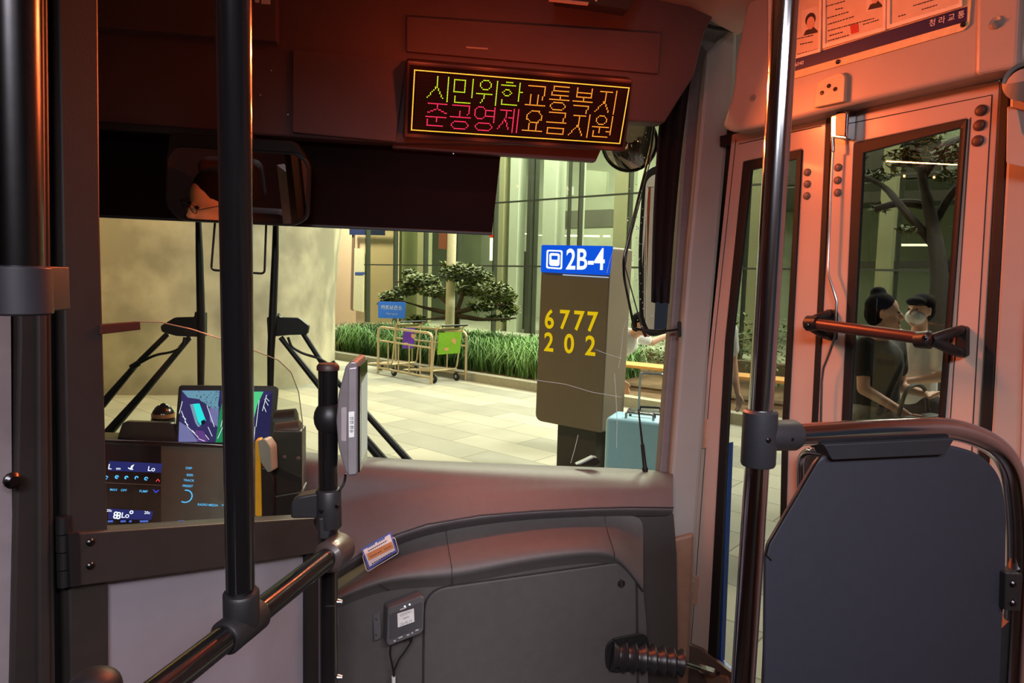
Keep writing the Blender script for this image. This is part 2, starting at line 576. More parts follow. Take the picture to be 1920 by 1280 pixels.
lines(p3, [(1712, 10, 1765, -6), (1728, 17, 1758, 8), (1716, 31, 1778, 12), (1684, 30, 1698, 26)])
prism('seal_stamp', DQ([(1594, 48), (1609, 44), (1610, 60), (1596, 64)], BO + 0.0075), DN * 0.0003, mat('seal_red', (190, 60, 50), 0.6), p2)
# passport style pictures of a person on the permits
def portrait(parent, x, y, w, h):
    bm = B()
    a_face(bm, DQ([(x, y), (x + w, y - w * 0.3), (x + w, y + h - w * 0.3), (x, y + h)], BO + 0.0073))
    obj('photo', bm, mat('photo_ground', (222, 200, 178), 0.5), parent)
    def oval(cx_, cy_, a, b, o, nm, m):
        b2 = B()
        a_face(b2, DQ([(cx_ + a * math.cos(t * math.pi / 8), cy_ + b * math.sin(t * math.pi / 8) - 0.3 * a * math.cos(t * math.pi / 8)) for t in range(16)], BO + o))
        obj(nm, b2, m, parent)
    bm = B()
    a_face(bm, DQ([(x + w * .1, y + h * 0.97 - w * .05), (x + w * .25, y + h * .75), (x + w * .75, y + h * .6), (x + w, y + h * .75), (x + w, y + h - w * 0.3)], BO + 0.0075))
    obj('photo_suit', bm, mat('photo_suit', (50, 34, 40), 0.6), parent)
    oval(x + w * .55, y + h * .33, w * .33, h * .25, 0.0077, 'photo_hair', mat('photo_hair', (40, 26, 28), 0.6))
    oval(x + w * .56, y + h * .46, w * .25, h * .24, 0.0079, 'photo_face', mat('photo_skin', (214, 160, 130), 0.6))
portrait(p1, 1503, 20, 30, 50)
portrait(p2, 1624, -30, 30, 52)

# three-hole sensor plate and door release under the header
sp = thing('sensor_plate', 'rounded cream sensor plate with three dark holes at the header edge', 'sensor', DP.at(1553, 197, 0.08))
prism('plate', DQ(rpx([(1526, 202), (1531, 152), (1576, 135), (1584, 143), (1582, 190)], [2, 16, 10, 4, 2]), 0.088), -DN * 0.014, mat('sensor_cream', (214, 180, 150), 0.4), sp, bevel=0.003)
for px, py in [(1541, 174), (1554, 161), (1566, 167)]:
    c = DP.at(px, py, 0.0883)
    obj('sensor_hole', a_turn(B(), c, c + DN * 0.0015, [(0, 0.0056), (1, 0.005)], 16), black_gloss, sp, smooth=True)

# ------------------------------------------------------------------ entrance door leaves
dglass = glass('door_glass', (216, 219, 216), 1.7)
edge_blue = mat('blue_paint', (30, 96, 210), 0.35)
def leaf(name, outer, gask, gl, gp=None):
    gp = gp or Plane(DP.p - DN * 0.008, DN)
    d = struct(thing(name, loc=DP.at(sum(p[0] for p in outer) / 6, outer[3][1])))
    obj('leaf_frame', a_ring(B(), DQ(outer, 0.0), DQ(gask, 0.0), -DN * 0.035), door_paint, d, bevel=0.004)
    obj('glazing_gasket', a_ring(B(), DQ(gask, 0.006), DQ(gl, 0.004), -DN * 0.012), rubber, d, bevel=0.002)
    prism('glass_pane', [gp.at(x, y) for x, y in gl], -DN * 0.005, dglass, d)
    return d
d1 = leaf('door_1', [(1372, 252), (1551, 212), (1524, 790), (1505, 1400), (1281, 1292), (1325, 700)],
          [(1393, 303), (1503, 280), (1477, 790), (1462, 1338), (1326, 1236), (1359, 640)],
          [(1408, 319), (1493, 298), (1466, 790), (1455, 1322), (1343, 1240), (1372, 640)])
d2 = leaf('door_2', [(1560, 209), (1876, 150), (1835, 800), (1815, 1350), (1510, 1350), (1531, 790)],
          [(1601, 268), (1813, 222), (1769, 800), (1755, 1150), (1562, 1150), (1578, 790)],
          [(1619, 287), (1800, 240), (1757, 800), (1745, 1130), (1575, 1130), (1593, 790)],
          Plane(DP.at(1710, 303, -0.012), (-math.cos(math.radians(11.7)), -math.sin(math.radians(11.7)), -0.036)))
prism('edge_seal', DQ([(1549, 213), (1561, 210), (1532, 790), (1512, 1350), (1500, 1350), (1521, 790)], 0.004), -DN * 0.03, rubber, d1, bevel=0.003)
prism('blue_edge', DQ([(1362, 830), (1367, 830), (1351, 1240), (1346, 1240)], -0.012), -DN * 0.02, edge_blue, d1, label='bright blue outer edge')
prism('blue_sill', DQ([(1312, 1216), (1374, 1260), (1460, 1322), (1460, 1328), (1374, 1266), (1312, 1220)], -0.004), -DN * 0.02, edge_blue, d1, label='bright blue outer edge')
tube('frame_groove', DQ([(1380, 262), (1333, 700), (1296, 1205)], 0.0005), 0.0012, ink, d1, seg=6)
tube('frame_groove', DQ([(1385, 270), (1540, 236)], 0.0005), 0.0012, ink, d1, seg=6)
tube('frame_groove', DQ([(1570, 236), (1860, 178), (1824, 800), (1805, 1300)], 0.0005), 0.0012, ink, d2, seg=6)
tube('frame_groove', DQ([(1820, 220), (1781, 800), (1770, 1150)], 0.0005), 0.0010, ink, d2, seg=6)
for x, y in [(1514, 323), (1514, 345), (1513, 367)]:
    cap(d1, x, y, 0.0105, 0.0, mat('cap_grey', (112, 98, 92), 0.45), 'bolt_cap')
for x, y in [(1572, 314), (1571, 338), (1571, 361)]:
    cap(d2, x, y, 0.0105, 0.0, mat('cap_grey', (112, 98, 92), 0.45), 'bolt_cap')
for x, y in [(1840, 207), (1837, 235), (1834, 264)]:
    cap(d2, x, y, 0.0125, 0.0, mat('cap_brown', (78, 52, 46), 0.5), 'bolt_cap')
# hinges on the front stile
def hinge(x, y, h, par):
    hg = prism('hinge', DQ(rpx([(x, y), (x + 21, y + 4), (x + 17, y + h), (x - 4, y + h - 4)], 3), 0.006), -DN * 0.006, mat('hinge_paint', (190, 150, 128), 0.35), par, bevel=0.0015)
    for k in range(4):
        a = DP.at(x - 4 - k * 0.8, y - 4 + k * h / 4, 0.008)
        b = DP.at(x - 4 - k * 0.8, y - 4 + (k + 0.94) * h / 4, 0.008)
        obj('hinge_knuckle', a_turn(B(), a, b, [(0, 0.0095), (1, 0.0095)], 14), mat('hinge_paint', (190, 150, 128), 0.35), hg, smooth=True)
    for k in range(3):
        screw(hg, DP.at(x + 8 - k * 1.2, y + 12 + k * (h - 22) / 2, 0.006), DN, 0.0062, mat('hinge_paint', (190, 150, 128), 0.35))
hinge(1306, 783, 58, d1)
hinge(1291, 1077, 58, d1)
# foot ledge and bracket at the bottom of the front leaf
prism('kick_plate', DQ([(1288, 1206), (1312, 1216), (1380, 1268), (1470, 1335), (1500, 1420), (1278, 1330)], 0.014), -DN * 0.016, mat('kick_brown', (104, 84, 74), 0.45), d1, bevel=0.002)

# grab bar across both leaves
gb = thing('door_grab_bar', 'dark red-brown grab bar on two black brackets across the entrance door', 'grab bar', DP.at(1650, 640, 0.02))
gbm = mat('grab_bar_metal', (74, 44, 38), 0.36, metal=0.25, var=0.05)
tube('bar', [DP.at(1528, 607, 0.085), DP.at(1750, 637, 0.085)], 0.0145, gbm, gb)
def bracket(bx, by, ex, ey, w):
    bm = B()
    a_prism(bm, DQ(rpx([(bx - 9, by - 30), (bx + 9, by - 27), (bx + 8, by + 30), (bx - 10, by + 27)], 7), 0.016), -DN * 0.016)
    e = DP.at(ex, ey, 0.085)
    for s in (-22, 22):
        a_tube(bm, fillet([DP.at(bx, by + s * 0.9, 0.012), DP.at(bx + (ex - bx) * 0.15, by + s, 0.05), e], 0.03), [0.010] * 3 + [0.011] * 6, 12) if False else a_tube(bm, [DP.at(bx, by + s, 0.010), DP.at(bx + (ex - bx) * 0.3, by + s * 0.75, 0.05), e], [0.011, 0.012, 0.014], 12)
    a_turn(bm, e, e + (DP.at(ex + w, ey, 0.085) - e).normalized() * 0.035, [(0, 0.016), (0.15, 0.021), (0.8, 0.0195), (1, 0.0185)], 20)
    return obj('bracket', bm, black, gb, smooth=True, bevel=0.0)
b1 = bracket(1556, 609, 1512, 606, 1)
b2 = bracket(1803, 640, 1748, 637, -1)
screw(b1, DP.at(1514, 609, 0.106), DN, 0.006, dark_steel)
screw(b2, DP.at(1734, 633, 0.106), DN, 0.006, dark_steel)

# door release: chrome housing and bent pull cable
dr = thing('door_release', 'small chrome release box with a bent wire cable beside the rear door leaf', 'door release', DP.at(1573, 262, 0.02))
prism('housing', DQ([(1558, 203), (1591, 205), (1588, 262), (1556, 258)], 0.035), -DN * 0.035, chrome, dr, bevel=0.004)
prism('cover', DQ([(1567, 210), (1587, 211), (1585, 256), (1565, 254)], 0.040), -DN * 0.005, dark_steel, dr, bevel=0.002)
tube('rod', DQ([(1562, 200), (1561, 262), (1562, 284)], 0.03), 0.005, chrome, dr, seg=10)
tube('cable', [DP.at(x, y, 0.024) for x, y in [(1562, 284), (1558, 350), (1555, 430), (1552, 500)] ] + [DP.at(x, y, 0.03) for x, y in [(1553, 515), (1563, 545), (1569, 565), (1567, 600), (1565, 632), (1556, 660), (1544, 690), (1541, 715), (1539, 800), (1532, 900)]], 0.0034, steel, dr, seg=8)

# chrome lever behind the barrier panel
lv = thing('latch_lever', 'bright chrome latch lever on the door stile beside the dark barrier panel', 'lever', DP.at(1512, 900, 0.03))
bm = B()
a_tube(bm, fillet([DP.at(1503, 960, 0.04), DP.at(1502, 860, 0.05), DP.at(1515, 845, 0.06), DP.at(1545, 850, 0.06)], 0.02), 0.012, 14)
obj('handle', bm, chrome, lv, smooth=True)
prism('mount', DQ(rpx([(1506, 858), (1530, 850), (1528, 930), (1502, 940)], 4), 0.03), -DN * 0.028, steel, lv, bevel=0.003)

# fixture on the right edge
fx = thing('round_fixture', 'round dark-faced fixture on a bracket at the rear top corner of the door', 'fixture', DP.at(1905, 300, 0.03))
c = DP.at(1922, 152, 0.11)
dd = (CAM - c).normalized()
obj('ring', a_turn(B(), c - dd * 0.02, c + dd * 0.012, [(0, 0.03), (0.2, 0.037), (0.8, 0.037), (1, 0.031), (0.9, 0.028)], 28), grey_panel, fx, smooth=True)
obj('face', a_turn(B(), c + dd * 0.0085, c + dd * 0.017, [(0, 0.029), (0.5, 0.027), (0.8, 0.02), (1, 0.001)], 28), black_gloss, fx, smooth=True)
prism('bracket', DQ(rpx([(1888, 198), (1908, 205), (1916, 250), (1935, 268), (1940, 318), (1886, 306)], 5), 0.08), -DN * 0.07, grey_panel, fx, bevel=0.006)
prism('arm', DQ([(1904, 98), (1940, 85), (1940, 190), (1903, 190)], 0.07), -DN * 0.05, grey_panel, fx, bevel=0.008)

# ------------------------------------------------------------------ LED message sign
ls = thing('led_sign', 'wide LED message board with amber border and two rows of coloured Korean text', 'LED sign', PY(965, 275, 1.95))
def sgn(px, py, fy):                                    # fy 0 top .. 1 bottom of the leaning face
    return PY(px, py, 1.885 + 0.06 * fy)
TL, TR, BR, BL = sgn(777.5, 131, 0), sgn(1179, 164.5, 0), sgn(1161.5, 268.5, 1), sgn(771.5, 243, 1)
SN = (TR - TL).cross(BL - TL).normalized()
if SN.y > 0: SN = -SN
SPN = Plane(TL, SN)
BR = SPN.at(1161.5, 268.5)
led_case = mat('led_case', (40, 22, 22), 0.5)
prism('housing', [SPN.at(x, y) for x, y, f in [(762, 113, -.15), (1188, 149, -.15), (1172, 285, 1.12), (755, 259, 1.12)]], -SN * 0.06, led_case, ls, bevel=0.005)
SCR = mat('led_screen', (13, 5, 5), 0.6, spec=0.1)
nt = SCR.node_tree                                      # grid of unlit dots
bb = nt.nodes['Principled BSDF']
prism('screen', [SPN.at(x, y, 0.001) for x, y, f in [(768, 121, -.07), (1184, 156, -.07), (1167, 276, 1.05), (764, 250, 1.05)]], SN * 0.0005, SCR, ls)
NX, NY = 144, 41
def ledp(i, j, off=0.003):
    a, b = i / (NX - 1), j / (NY - 1)
    return (TL * (1 - a) + TR * a) * (1 - b) + (BL * (1 - a) + BR * a) * b + SN * off
def circ(x0, x1, y0, y1):
    cx_, cy_, a, b = (x0 + x1) / 2, (y0 + y1) / 2, (x1 - x0) / 2, (y1 - y0) / 2
    k = min(2.5, a * .6, b * .8)
    return [(x0 + k, y0), (x1 - k, y0), (x1, y0 + k), (x1, y1 - k), (x1 - k, y1), (x0 + k, y1), (x0, y1 - k), (x0, y0 + k), (x0 + k, y0)]
GL = [
 [[[(6, 0), (6, 6), (0, 14)], [(6, 7), (10, 14)], [(13, 0), (13, 16)]],
  [[(1, 1), (8, 1), (8, 9), (1, 9), (1, 1)], [(13, 0), (13, 12)], [(2, 12), (2, 16), (12, 16)]],
  [circ(2, 9, 0, 6), [(0, 9), (10, 9)], [(5, 9), (5, 12), (3, 15)], [(13, 0), (13, 16)]],
  [[(3, 0), (7, 0)], [(0, 2), (9, 2)], circ(1, 7, 5, 9), [(12, 0), (12, 12)], [(12, 6), (14, 6)], [(1, 12), (1, 15), (11, 15)]],
  [[(1, 1), (12, 1), (12, 5), (11, 10)], [(3, 7), (3, 14)], [(8, 7), (8, 14)], [(0, 14), (13, 14)]],
  [[(2, 0), (12, 0)], [(2, 0), (1, 6)], [(2, 3), (12, 3)], [(1, 6), (12, 6)], [(7, 6), (7, 9)], [(0, 9), (13, 9)], circ(1, 11, 11, 16)],
  [[(2, 0), (2, 6), (12, 6), (12, 0)], [(2, 3), (12, 3)], [(7, 6), (7, 9)], [(0, 9), (13, 9)], [(1, 12), (11, 12), (10, 17)]],
  [[(2, 1), (10, 1)], [(6, 1), (6, 7), (0, 15)], [(6, 8), (9, 15)], [(13, 0), (13, 16)]]],
 [[[(1, 0), (13, 0)], [(7, 0), (7, 3), (1, 6)], [(8, 4), (13, 6)], [(0, 9), (13, 9)], [(7, 9), (7, 12)], [(1, 11), (1, 15), (11, 15)]],
  [[(1, 0), (12, 0), (12, 4), (11, 6)], [(6, 4), (6, 8)], [(0, 8), (13, 8)], circ(1, 12, 11, 16)],
  [circ(0, 7, 0, 8), [(13, 0), (13, 10)], [(8, 2), (13, 2)], [(8, 6), (13, 6)], circ(1, 12, 11, 16)],
  [[(1, 1), (8, 1)], [(5, 1), (5, 6), (0, 14)], [(5, 8), (7, 14)], [(7, 6), (10, 6)], [(10, 0), (10, 16)], [(13, 0), (13, 16)]],
  [circ(2, 12, 0, 8), [(4, 9), (4, 13)], [(9, 9), (9, 13)], [(0, 14), (13, 14)]],
  [[(1, 0), (12, 0), (11, 7)], [(0, 7), (13, 7)], [(1, 11), (12, 11), (12, 15), (1, 15), (1, 11)]],
  [[(2, 1), (10, 1)], [(6, 1), (6, 7), (0, 15)], [(6, 8), (9, 15)], [(13, 0), (13, 16)]],
  [circ(2, 9, 0, 6), [(0, 8), (11, 8)], [(5, 8), (5, 12)], [(10, 11), (12, 11)], [(13, 0), (13, 13)], [(1, 11), (1, 15), (11, 15)]]]]
def raster(strokes):
    s = set()
    for st in strokes:
        for (x0, y0), (x1, y1) in zip(st, st[1:]):
            n = int(max(abs(x1 - x0), abs(y1 - y0), 1) + 0.5)
            for k in range(n + 1):
                s.add((int(x0 + (x1 - x0) * k / n + .5), int(y0 + (y1 - y0) * k / n + .5)))
    return s
def dots(name, pts, m, r):
    bm = B()
    for i, j in pts:
        c = ledp(i, j)
        e1, e2 = (ledp(i + 1, j) - c), (ledp(i, j + 1) - c)
        vs = [bm.verts.new(c + (e1 * math.cos(k * math.pi / 4) + e2 * math.sin(k * math.pi / 4)) * r) for k in range(8)]
        bm.faces.new(vs)
    return obj(name, bm, m, ls)
led_grn = emit('led_green', (196, 230, 40), 1.9)
led_amb = emit('led_amber', (255, 146, 48), 2.2)
led_red = emit('led_red', (255, 48, 84), 2.2)
led_bor = emit('led_border', (255, 176, 56), 2.2)
led_off_glow = emit('led_unlit_glow', (96, 30, 16), 1.0)  # unlit dots, given a dim red glow of their own
lit = set()
def row(r, i0, i1):
    s = set()
    for i in range(i0, i1):
        for x, y in raster(GL[r][i]):
            s.add((9 + 16 * i + x + (1 if i >= 4 else 0), (3 if r == 0 else 21) + y))
    return s
bord = {(i, 0) for i in range(NX)} | {(i, NY - 1) for i in range(NX)} | {(0, j) for j in range(NY)} | {(NX - 1, j) for j in range(NY)}
g1, a1, r1 = row(0, 0, 4), row(0, 4, 8) | row(1, 4, 8), row(1, 0, 4)
dots('border_dots', bord, led_bor, 0.42)
dots('green_text', g1, led_grn, 0.38)
dots('amber_text', a1, led_amb, 0.38)
dots('red_text', r1, led_red, 0.38)
dots('unlit_glow_dots', [(i, j) for i in range(2, NX - 2) for j in range(2, NY - 2) if (i, j) not in g1 and (i, j) not in a1 and (i, j) not in r1], led_off_glow, 0.2)
# the light the sign itself throws into the bus: its bright upper and lower border rows
def led_bar(fb, power):
    p = TL.lerp(TR, 0.5).lerp(BL.lerp(BR, 0.5), fb) + SN * 0.008
    o = area('led_sign_row', p, p + SN, (TR - TL).length * 0.97, power, (1.0, 0.165, 0.042), 0.004)
    ax = (TR - TL).normalized()
    o.matrix_world = Matrix.Translation(p) @ Matrix((ax, SN.cross(ax), SN)).transposed().to_4x4() @ Matrix.Rotation(math.pi, 4, 'Y')
    return o
led_bar(0.0, 22)
led_bar(1.0, 4)
for fa in (0.02, 0.34, 0.66, 0.98):  # added points floating off the sign face, to redden the header around it
    for fb, pw in ((-0.35, 0.75), (1.2, 0.2)):
        l = bpy.data.lights.new('header_glow_fill', 'POINT')
        l.energy = pw
        l.color = (1.0, 0.11, 0.028)
        l.shadow_soft_size = 0.004
        o = bpy.data.objects.new('header_glow_fill', l)
        C.objects.link(o)
        o.location = TL.lerp(TR, fa).lerp(BL.lerp(BR, fa), fb) + SN * 0.085

# ------------------------------------------------------------------ roller blind with its pull handle
sb = thing('roller_blind', 'black roller sun blind pulled half way down the windscreen', 'sun blind', PY(560, 430, 2.07))
prism('blind_fabric', [PY(x, y, 2.07) for x, y in [(20, 226), (945, 282), (938, 296), (922, 441), (20, 400)]], (0, 0.004, 0), blind_m, sb)
prism('bottom_bar', [PY(x, y, 2.066) for x, y in [(20, 394), (922, 435), (922, 441), (20, 400)]], (0, 0.012, 0), black, sb, bevel=0.002)
tube('pull_handle', fillet([PY(403, 418, 2.06), PY(396, 506, 2.05), PY(496, 513, 2.05), PY(499, 422, 2.06)], 0.012), 0.0032, black, sb, seg=8)

# curtain strip in the corner
ct = thing('corner_curtain', 'dark folded fabric sunshade hanging along the right windscreen pillar', 'curtain', PY(1240, 565, 2.12))
bm = B()
top = [(1246, 120), (1256, 90), (1268, 70), (1280, 62), (1292, 70), (1304, 66)]
bot = [(1221, 566), (1227, 568), (1234, 566), (1240, 569), (1247, 567), (1253, 569)]
rows_ = []
for k in range(9):
    t = k / 8
    rows_.append([PY(a[0] * (1 - t) + b[0] * t - 6 * math.sin(t * 3.1), a[1] * (1 - t) + b[1] * t, 2.135 + (0.012 if i % 2 else -0.012)) for i, (a, b) in enumerate(zip(top, bot))])
vv = [[bm.verts.new(p) for p in r] for r in rows_]
for k in range(8):
    for i in range(5):
        bm.faces.new((vv[k][i], vv[k][i + 1], vv[k + 1][i + 1], vv[k + 1][i]))
o = obj('fabric', bm, mat('curtain_fabric', (34, 20, 24), 0.75, var=0.15, scale=60), ct, smooth=True, angle=80)
md = o.modifiers.new('s', 'SOLIDIFY'); md.thickness = 0.004
tube('curtain_rail', [PY(1240, 105, 2.12), PY(1310, 60, 2.12)], 0.006, black, ct, seg=8)

# ------------------------------------------------------------------ interior rear view mirror
mc = PY(446, 347, 1.97)
DH = V((-0.88, 1.20, 1.62))                      # where the driver's head is
mh = PY(388, 372, 1.97)                          # where his face shows in the glass
mn = ((CAM - mh).normalized() + (DH - mh).normalized()).normalized()
MP = Plane(mc, mn)
rm = thing('rear_view_mirror', 'rounded rectangular interior mirror at the lower edge of the sun blind', 'mirror', mc)
out_px = rpx([(311, 268), (560, 284), (581, 306), (578, 412), (550, 425), (336, 414), (309, 388)], [34, 20, 16, 26, 16, 30, 30])
in_px = rpx([(315, 274), (558, 291), (576, 312), (573, 408), (548, 420), (338, 409), (314, 384)], [32, 20, 16, 26, 16, 28, 28])
prism('mirror_shell', [MP.at(x, y) for x, y in out_px], -MP.n * 0.03, black, rm, bevel=0.004)
mg = mat('mirror_silver', (205, 200, 200), 0.015, metal=1.0, var=0.0)
prism('mirror_glass', [MP.at(x, y, 0.002) for x, y in in_px], -MP.n * 0.002, mg, rm)
bm = B()
a_tube(bm, [MP.at(446, 300, -0.03), PY(452, 236, 2.0)], 0.012, 12)
obj('mirror_stem', bm, black, rm, smooth=True)
prism('top_shade', [MP.at(x, y, 0.004) for x, y in rpx([(314, 300), (318, 250), (552, 266), (575, 300), (560, 286), (330, 272)], 10)], -MP.n * 0.03, black, rm, bevel=0.004)

# ------------------------------------------------------------------ driver's cab partition
PA, PB = PY(150, 640, 1.15), PY(600, 640, 1.55)
PT = vplane(PA, PB)
TN = PT.n
def TQ(pts, off=0.0): return [PT.at(x, y, off) for x, y in pts]
cab_black = mat('cab_frame', (46, 40, 38), 0.5, var=0.08, scale=30, bump=0.1)
cab_dark = mat('cab_frame_dark', (16, 14, 15), 0.55)
pf = thing('cab_frame', 'dark fixed frame of the driver cab at the left edge', 'cab frame', TQ([(60, 1300)])[0])
prism('post', TQ([(30, -320), (88, -320), (98, 640), (108, 1500), (18, 1500), (36, 640)]), -TN * 0.05, cab_black, pf, bevel=0.004)
prism('post_ridge', TQ([(62, -320), (82, -320), (90, 640), (98, 1500), (74, 1500), (70, 640)], 0.008), -TN * 0.02, cab_black, pf, bevel=0.004)
prism('hinge_channel', TQ([(80, -320), (125, -320), (150, 640), (160, 1500), (98, 1500), (92, 640)], -0.03), -TN * 0.03, cab_dark, pf)
prism('side_panel', TQ([(-160, 560), (20, 560), (26, 1500), (-160, 1500)], -0.01), -TN * 0.03, mat('lilac_grey', (150, 138, 142), 0.6), pf)
screw(pf, PT.at(22, 900, 0.012), TN, 0.012, dark_steel)

pd = thing('cab_door', 'dark driver cab door with clear screen above a grey lower panel', 'cab door', TQ([(380, 1300)])[0])
prism('hinge_stile', TQ([(104, -320), (182, -320), (188, 410), (203, 1000), (206, 1500), (137, 1500), (121, 640)]), -TN * 0.03, cab_black, pd, bevel=0.003)
prism('cross_rail', TQ([(145, 1000), (420, 981), (604, 970), (604, 1035), (420, 1063), (145, 1099)], 0.014), -TN * 0.045, cab_black, pd, bevel=0.002)
prism('lower_panel', TQ([(200, 1080), (580, 1020), (580, 1500), (200, 1500)], -0.008), -TN * 0.012, mat('cab_panel', (142, 134, 142), 0.36, var=0.03), pd)
prism('lock_stile', TQ([(574, 1030), (608, 1030), (608, 1500), (574, 1500)], 0.002), -TN * 0.03, cab_dark, pd, bevel=0.002)
for y in (1016, 1060):
    screw(pd, PT.at(169, y, 0.014), TN, 0.0062, dark_steel)
bm = B()
for k in range(4):
    a_turn(bm, PT.at(118 + k, 968 + k * 33, 0.0), PT.at(118 + k, 999 + k * 33, 0.0), [(0, 0.010), (1, 0.010)], 14)
a_prism(bm, TQ([(128, 1000), (148, 998), (150, 1098), (132, 1100)], 0.018), -TN * 0.006)
obj('hinge', bm, cab_dark, pd, smooth=True)
scr = [(192, 985), (192, 605), (262, 603), (302, 604), (360, 617), (470, 654), (522, 675), (546, 698), (560, 735), (567, 790), (568, 972)]
prism('clear_screen', TQ(scr, -0.004), -TN * 0.004, glass('acrylic', (244, 246, 242), 0.55), pd)
tube('screen_edge', TQ(scr[2:], -0.006), 0.0011, mat('acrylic_edge', (150, 140, 120), 0.2), pd, seg=6)
prism('screen_clip', TQ([(188, 609), (263, 603), (264, 618), (188, 627)], 0.004), -TN * 0.012, mat('clip_brown', (70, 34, 28), 0.5), pd, bevel=0.001)

# chrome pole at the very left with its clamp
gp = thing('left_grab_pole', 'chrome grab pole clamped to the dark cab frame at the left edge', 'grab pole', PY(42, 590, 0.72))
gp.name = 'grab_pole'
ORG[gp.name] = V(gp.location)
tube('pole', [PY(21, -260, 0.70), PY(38, 560, 0.72)], 0.0195, dark_steel, gp, seg=28)
c0, c1 = PY(36, 498, 0.72), PY(40, 590, 0.72)
bm = B()
a_turn(bm, c0, c1, [(0, 0.0225), (0.03, 0.0265), (0.97, 0.0265), (1, 0.0225)], 28)
a_prism(bm, [PY(x, y, 0.715) for x, y in rpx([(40, 500), (82, 499), (85, 584), (42, 590)], 3)], (0.0, 0.05, 0))
obj('clamp', bm, mat('clamp_grey', (44, 42, 48), 0.45), gp, smooth=True, bevel=0.002)
screw(gp, PY(72, 520, 0.714), (0, -1, 0), 0.0042, dark_steel)

# ------------------------------------------------------------------ black handrail with upright pole
hr = thing('handrail', 'black handrail rising from lower left with an upright black pole and tee joint', 'handrail', (PY(455, 1160, 0.9).x, 0.9, FZ))
RZ = PY(455, 1172, 0.9).z
def onrail(px, py): return PZ(px, py, RZ)
pole_m = mat('pole_black', (34, 32, 34), 0.22, metal=0.6, var=0.05, coat=0.4)
joint_m = mat('joint_black', (25, 24, 26), 0.5, var=0.08, bump=0.1)
ra, rb = onrail(300, 1292), onrail(622, 1039)
ra = ra + (ra - rb) * 0.35
tube('rail', [ra, rb], 0.0172, pole_m, hr, seg=28)
tp = onrail(453, 1172)
utop = PY(436, -190, 0.755)
utop = tp + (utop - tp) * ((CZ - tp.z) / (utop.z - tp.z))
tube('upright', [utop, PY(451, 1140, tp.y)], 0.0178, pole_m, hr, seg=28)
up0 = (PY(436, -190, 0.755) - tp).normalized()
rd = (rb - ra).normalized()
bm = B()
a_turn(bm, tp - up0 * 0.008, tp + up0 * 0.052, [(0, 0.021), (0.1, 0.0225), (0.94, 0.0225), (1, 0.0195)], 28)
a_turn(bm, tp - rd * 0.037, tp + rd * 0.036, [(0, 0.0195), (0.06, 0.0225), (0.94, 0.0225), (1, 0.0195)], 28)
tj = obj('tee_joint', bm, joint_m, hr, smooth=True)
screw(tj, tp + rd * 0.025 + rd.cross(V((0, 0, 1))) * 0.0195 + V((0, 0, 0.004)), rd.cross(V((0, 0, 1))), 0.0035, dark_steel)
bm = B()
a_turn(bm, rb - rd * 0.02, rb + rd * 0.045, [(0, 0.02), (0.1, 0.026), (0.8, 0.026), (1, 0.016)], 24)
a_tube(bm, [rb + rd * 0.03, onrail(600, 995) + V((0, 0, 0.02))], [0.017, 0.012], 12)
obj('end_bracket', bm, mat('bracket_brown', (66, 54, 52), 0.35, coat=0.2), hr, smooth=True)
bm = B()
q = PZ(176, 1292, RZ)
a_ball(bm, q, (0.028, 0.03, 0.022))
a_tube(bm, [q, ra], [0.015, 0.017], 12)
obj('wall_socket', bm, joint_m, hr, smooth=True)
tube('floor_leg', [ra, V((ra.x, ra.y, FZ))], 0.0172, pole_m, hr, seg=20)

# ------------------------------------------------------------------ card reader and its post
RY = 1.16
rs = thing('reader_post', 'black post with a flat cap standing behind the handrail end', 'post', (PY(617, 1270, RY).x, RY, FZ))
pt_, pb_ = PY(615, 690, RY), PY(618, 1278, RY)
pb_ = V((pb_.x, pb_.y, FZ))
tube('post', [pt_, pb_], 0.0162, black_metal, rs, seg=24)
obj('cap', a_turn(B(), pt_ - V((0, 0, 0.003)), pt_ + V((0, 0, 0.008)), [(0, 0.0185), (0.6, 0.0185), (1, 0.015)], 24), mat('cap_rust', (56, 34, 30), 0.5), rs, smooth=True)
j0, j1 = PY(616, 915, RY), PY(617, 990, RY)
bm = B()
a_turn(bm, j0, j1, [(0, 0.0185), (0.06, 0.0212), (0.94, 0.0212), (1, 0.0185)], 24)
a_prism(bm, [PY(x, y, RY - 0.01) for x, y in rpx([(545, 944), (560, 931), (612, 922), (612, 972), (545, 972)], 6)], (0, 0.03, 0))
a_prism(bm, [PY(x, y, RY - 0.02) for x, y in rpx([(596, 972), (612, 968), (622, 985), (616, 1012), (598, 1012)], 4)], (0, 0.03, 0))
tj2 = obj('tee_clamp', bm, mat('tee_grey', (38, 36, 38), 0.45), rs, smooth=True, bevel=0.003)
for x, y in [(602, 957), (632, 948)]:
    screw(tj2, PY(x, y, RY - 0.022), (0, -1, 0), 0.0035, dark_steel)
for y in (1127, 1268):
    p = PY(636, y, RY)
    obj('post_clip', a_turn(B(), p - V((0.012, 0, 0)), p + V((0.006, -0.004, 0)), [(0, 0.006), (0.7, 0.005), (1, 0.0035)], 10), steel, rs, smooth=True)
tube('post_seam', [PY(617 + 16.5 * math.cos(t * math.pi / 8), 1136, RY - 0.0168 * math.sin(t * math.pi / 8)) for t in range(9)], 0.0009, ink, rs, seg=6)

cr = thing('card_reader', 'grey card reader terminal with lit screen mounted on the black post', 'card reader', PY(655, 890, 1.14))
RD = 1.12
x_scr = PY(668, 790, RD - 0.03)
